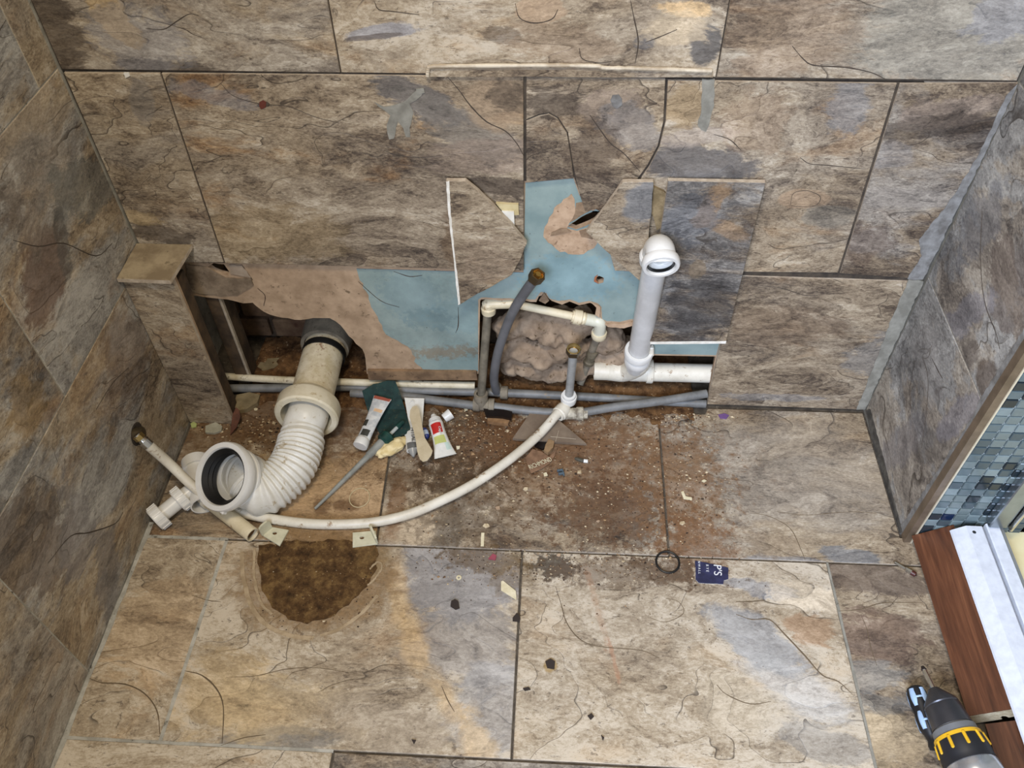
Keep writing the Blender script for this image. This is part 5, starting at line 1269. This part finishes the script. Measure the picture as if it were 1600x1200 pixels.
def plank(label, y0, y1, bot, top, th, z0):
    """leaning board from the floor line x=bot to the height of the rail at top=(x, z)"""
    t = thing('laminate_plank', label, 'plank', (bot, (y0 + y1) / 2, 0), 'laminate planks under the shower rail')
    a_ = Vector((bot, 0, z0)); b_ = Vector((top[0], 0, top[1]))
    u = (b_ - a_); L_ = u.length; u.normalize(); n = Vector((-u.z, 0, u.x))
    prof = [(0, 0), (0, -.004), (.0012, -.004), (.0012, -.0065), (0, -.0065), (0, -th), (L_ * .58, -th), (L_ * .56, -th * .76), (L_ * .62, -th * .62), (L_ * .68, -th * .70), (L_ * .72, -th * .92), (L_, -th * .86), (L_, 0)]
    V = [a_ + u * x - n * (-d_) * 1 + Vector((0, y, 0)) for y in (y0, y1) for x, d_ in [(p_[0], p_[1]) for p_ in prof]]
    m = len(prof)
    core = []; fm = []
    tri = tessellate_polygon([[Vector((x, d_, 0)) for x, d_ in prof]])
    for base in (0, m):
        for t_ in tri: core.append(tuple(base + i for i in t_))
    for i in range(m):
        if i != m - 1: core.append((i, (i + 1) % m, m + (i + 1) % m, m + i))
    mk('chipboard_core', V, core, CHIPB, t)
    q = [a_ - u * .0002 + n * .0006, b_ + u * .0002 + n * .0006, b_ + u * .0002 - n * .0004, a_ - u * .0002 - n * .0004]
    V = [p + Vector((0, y, 0)) for y in (y0, y1) for p in q]
    mk('laminate_face', V, [(0, 1, 2, 3), (4, 5, 6, 7), (0, 1, 5, 4), (1, 2, 6, 5), (2, 3, 7, 6), (3, 0, 4, 7)], WOOD, t)
    return t
plank('upper reddish brown laminate plank with a chipboard end beneath the white rail', -.695, YE - .016, 1.5360, (1.600, .0738), .038, .030)
plank('lower reddish brown laminate plank beyond the chipboard end', -1.35, -.700, 1.570, (1.632, .046), .008, .012)
RAIL = plain('rail_white', (214, 218, 226), .3)
def ext(name, prof, y0, y1, mat, par, label=None):
    m = len(prof)
    V = [(x, y, z) for y in (y0, y1) for x, z in prof]
    Fc = [tuple(range(m)), tuple(range(m, 2 * m))] + [(i, (i + 1) % m, m + (i + 1) % m, m + i) for i in range(m)]
    return mk(name, V, Fc, mat, par, label=label)
rl = thing('shower_rail', 'white shower threshold rail running along the brown plank', 'rail', (1.62, -.6, 0))
ext('front_rail', [(1.588, .0745), (1.590, .078), (1.611, .094), (1.640, .094), (1.643, .091), (1.643, .0), (1.638, .0), (1.638, .0745)], -1.35, YE - .030, RAIL, rl)
ext('groove', [(1.643, .060), (1.643, .078), (1.651, .078), (1.651, .060)], -1.35, YE - .020, plain('groove_dark', (44, 48, 54), .6), rl)
ext('back_rail', [(1.651, .040), (1.651, .090), (1.653, .092), (1.674, .092), (1.676, .088), (1.676, .040)], -1.35, YE - .022, RAIL, rl)
ext('inner_bead', [(1.676, .040), (1.676, .086), (1.684, .086), (1.690, .070), (1.690, .040)], -1.35, YE - .022, plain('bead_grey', (128, 130, 128), .4), rl)
lathe('screw_hole', (1.622, YE - .044, .0942), (0, 0, 1), [(0, 0), (.0003, .0034), (.0005, .0022), (.0002, 0)], plain('screw_dark', (60, 62, 66), .5, .6), rl, 12)
tray = thing('shower_tray', 'cream shower tray beyond the white rail', 'shower tray', (1.95, -.7, 0))
ext('tray_floor', [(1.690, .0), (1.690, .052), (2.28, .046), (2.28, .0)], -1.35, YE - .012, mottle('tray_cream', (226, 212, 164), (236, 226, 184), 8, .3, 0, .05, .0005), tray)
prf = thing('wall_profile', 'chrome upright shower profile fixed to the mosaic wall', 'profile', (1.68, YE, .1))
box('channel', (1.668, YE - .024, .68), (1, 0, 0), (0, 1, 0), (0, 0, 1), .034, .020, 1.17, plain('profile_steel', (150, 158, 164), .22, .85), prf, .002)
box('edge_bead', (1.690, YE - .028, .68), (1, 0, 0), (0, 1, 0), (0, 0, 1), .006, .026, 1.17, CHROME, prf, .001)
# the wall behind the shower continues the line of the mosaic
ws = struct(box('wall_shower', (1.99, YE - .002, .62), (1, 0, 0), (0, 0, 1), (0, 1, 0), .59, 1.3, .016, mottle('shower_tile_grey', (112, 118, 112), (138, 142, 134), 20, .4)))

# ------------------------------------------------------------------ tools
DR = thing('cordless_drill', 'yellow and black cordless drill with a driver bit lying at the right', 'drill', tuple(PF(1500, 1150, 0)))
d0 = PF(1441, 1041, .056); d1 = PF(1510, 1180, .066)
dd = (d1 - d0).normalized(); dl = (d1 - d0).length
kx = lambda px, py: (PF(px, py, .060) - d0).dot(dd)
lathe('bit_tip', d0, dd, [(0, 0), (.0, .0026), (.007, .0048), (.007, 0)], plain('bit_black', (44, 36, 34), .5, .4), DR, 8)
lathe('bit_shank', d0 + dd * .006, dd, [(0, 0), (0, .0040), (kx(1458, 1077), .0040), (kx(1458, 1077), 0)], CHROME, DR, 6)
k0 = kx(1458, 1076); k1 = kx(1474, 1102); k2 = kx(1492, 1138); k3 = kx(1500, 1150)
CHK = plain('chuck_dark', (78, 78, 82), .35, .6)
lathe('chuck', d0, dd, [(k0, 0), (k0, .0085), (k0 + .003, .0105), (k1 - .006, .0265), (k1, .0285), (k1 + .002, .0275), (k1 + .004, .0290), (k2, .0325), (k2, 0)], CHK, DR, 36)
for a in range(3):
    pass
lathe('chuck_ring', d0, dd, [(k2 - .001, .020), (k2 - .001, .0315), (k2 + .002, .0300), (k2 + .003, .0345), (k2 + .016, .0355), (k2 + .016, .020)], plain('ring_grey', (110, 112, 114), .45), DR, 36)
kc = k2 + .016
BLK = plain('drill_black', (26, 27, 32), .5)
YEL = plain('drill_yellow', (226, 176, 34), .45)
lathe('clutch_collar', d0, dd, [(kc, .020), (kc, .0365), (kc + .030, .0405), (kc + .033, .0395), (kc + .042, .0405), (kc + .042, .020)], BLK, DR, 40)
lathe('clutch_rim', d0, dd, [(kc - .001, .030), (kc - .001, .0375), (kc + .005, .0382), (kc + .005, .030)], YEL, DR, 40)
n_ = (Vector((0, 0, 1)) - dd * dd.z).normalized(); b_ = dd.cross(n_)
for k in range(10):
    a = 2 * math.pi * (k + .3) / 10
    e = n_ * math.cos(a) + b_ * math.sin(a)
    ax2 = (dd * .028 + e * .0036).normalized()
    box('clutch_rib', d0 + dd * (kc + .013) + e * .0384, ax2, ax2.cross(e), e, .022, .0052, .0046, YEL, DR, .0015)
lathe('metal_ring', d0, dd, [(kc + .042, .020), (kc + .042, .0395), (kc + .046, .0415), (kc + .064, .0430), (kc + .068, .0410), (kc + .068, .020)], plain('ring_alloy', (196, 198, 202), .25, .8), DR, 40)
lathe('motor_housing', d0, dd, [(kc + .066, .020), (kc + .066, .0430), (kc + .110, .0450), (kc + .20, .0440), (kc + .235, .030), (kc + .240, 0)], YEL, DR, 32)
hd_ = Vector((dd.y, -dd.x, -.12)).normalized() * -1
hc = d0 + dd * (kc + .165)
for nm, mat, s0, s1, r_ in (('handle', BLK, .03, .15, .020), ('battery', YEL, .145, .20, .034)):
    lathe(nm, hc + Vector((-.5, -.75, -.22)).normalized() * s0, Vector((-.5, -.75, -.22)), [(0, 0), (0, r_), (s1 - s0, r_ * 1.05), (s1 - s0, 0)], mat, DR, 20)
SD = thing('screwdriver', 'black screwdriver handle with pale blue grips beside the drill', 'screwdriver', tuple(PF(1440, 1120, 0)))
s0_ = PF(1428, 1072, .018); s1_ = PF(1464, 1172, .016)
sdv = (s1_ - s0_).normalized(); sl_ = (s1_ - s0_).length
lathe('handle', s0_, sdv, [(0, 0), (.001, .0085), (.004, .0135), (.012, .0160), (sl_ * .30, .0165), (sl_ * .42, .0148), (sl_ * .52, .0160), (sl_ * .68, .0155), (sl_ * .78, .0110), (sl_ * .86, .0092), (sl_ * .93, .0112), (sl_ * .98, .0105), (sl_ * 1.0, .004), (sl_ * 1.0, 0)], plain('handle_black', (22, 23, 27), .45), SD, 22)
lathe('blade', s0_, sdv, [(sl_, 0), (sl_, .0032), (sl_ + .10, .0032), (sl_ + .105, 0)], CHROME, SD, 10)
GRIP = plain('grip_blue', (166, 194, 226), .45)
n_ = (Vector((-.25, -.45, 1)) - sdv * Vector((-.25, -.45, 1)).dot(sdv)).normalized(); b_ = sdv.cross(n_)
def pad(t0, t1, ang, wd):
    pts = []
    for t in (0, .25, .5, .75, 1):
        u = t0 + (t1 - t0) * t
        rr_ = .0158 if u < .36 else (.0146 if u < .48 else .0156)
        pts.append(s0_ + sdv * sl_ * u + (n_ * math.cos(ang) + b_ * math.sin(ang)) * (rr_ - wd * .62))
    tube('grip', pts, lambda s: wd * (.62 + .38 * math.sin(math.pi * min(1, max(0, .12 + s * .76)))), GRIP, SD, 12, 4)
for ang in (-.62, .62, 2.1, 4.2):
    pad(.07, .34, ang, .0066)
    pad(.43, .70, ang, .0060)
    tb = s0_ + sdv * sl_ * (.2 if True else 0)
for u in (.21, .565):
    pts = [s0_ + sdv * sl_ * u + (n_ * math.cos(a) + b_ * math.sin(a)) * .0148 for a in (-.5, -.25, 0, .25, .5)]
    tube('grip', pts, .0022, GRIP, SD, 8, 3)
sb = thing('steel_bit', 'thin steel bit with a dark red end against the brown plank', 'bit', tuple(PF(1415, 888, 0)))
b0 = PF(1396, 877, .003); b1 = PF(1432, 899, .005); bd = (b1 - b0).normalized(); bll = (b1 - b0).length
lathe('shank', b0, bd, [(0, 0), (.003, .0026), (bll * .5, .0032), (bll * .55, .0052), (bll * .78, .0060), (bll * .8, 0)], CHROME, sb, 10)
lathe('red_end', b0 + bd * bll * .78, bd, [(0, 0), (0, .0052), (.008, .0050), (.011, 0)], plain('end_red', (74, 34, 30), .4), sb, 12)

# pieces that belong to a part rather than to the whole thing
def under(root_name, child, parent):
    for r_ in [o for o in COL.objects if o.parent is None and o.name.split('.')[0] == root_name]:
        ps = [o for o in r_.children if o.name.split('.')[0] == parent]
        for o in [o for o in r_.children if o.name.split('.')[0] == child]:
            if ps: o.parent = ps[0]
for a_, b_, c_ in (('cordless_drill', 'clutch_rib', 'clutch_collar'), ('cordless_drill', 'clutch_rim', 'clutch_collar'), ('cordless_drill', 'bit_tip', 'bit_shank'), ('screwdriver', 'grip', 'handle'), ('torn_card', 'lettering', 'card'), ('torn_label', 'lettering', 'label'),
                   ('packet', 'label_ring', 'black_label'), ('packet', 'lettering', 'pouch'), ('toothpaste_tube', 'lettering', 'tube_body'), ('pan_connector', 'rubber_seal', 'open_socket'), ('pan_connector', 'moulded_catch', 'open_socket'), ('shower_rail', 'screw_hole', 'front_rail'),
                   ('waste_pipe', 'bend_seal', 'bend'), ('flexible_hose', 'nut_bore', 'hose_nut'), ('supply_riser', 'nut_bore', 'brass_nut'), ('fixing_bracket', 'hole_disc', 'base_plate'), ('tile_offcut', 'score_line', 'offcut'), ('offcut_pipe', 'bore_shade', 'pipe')):
    under(a_, b_, c_)
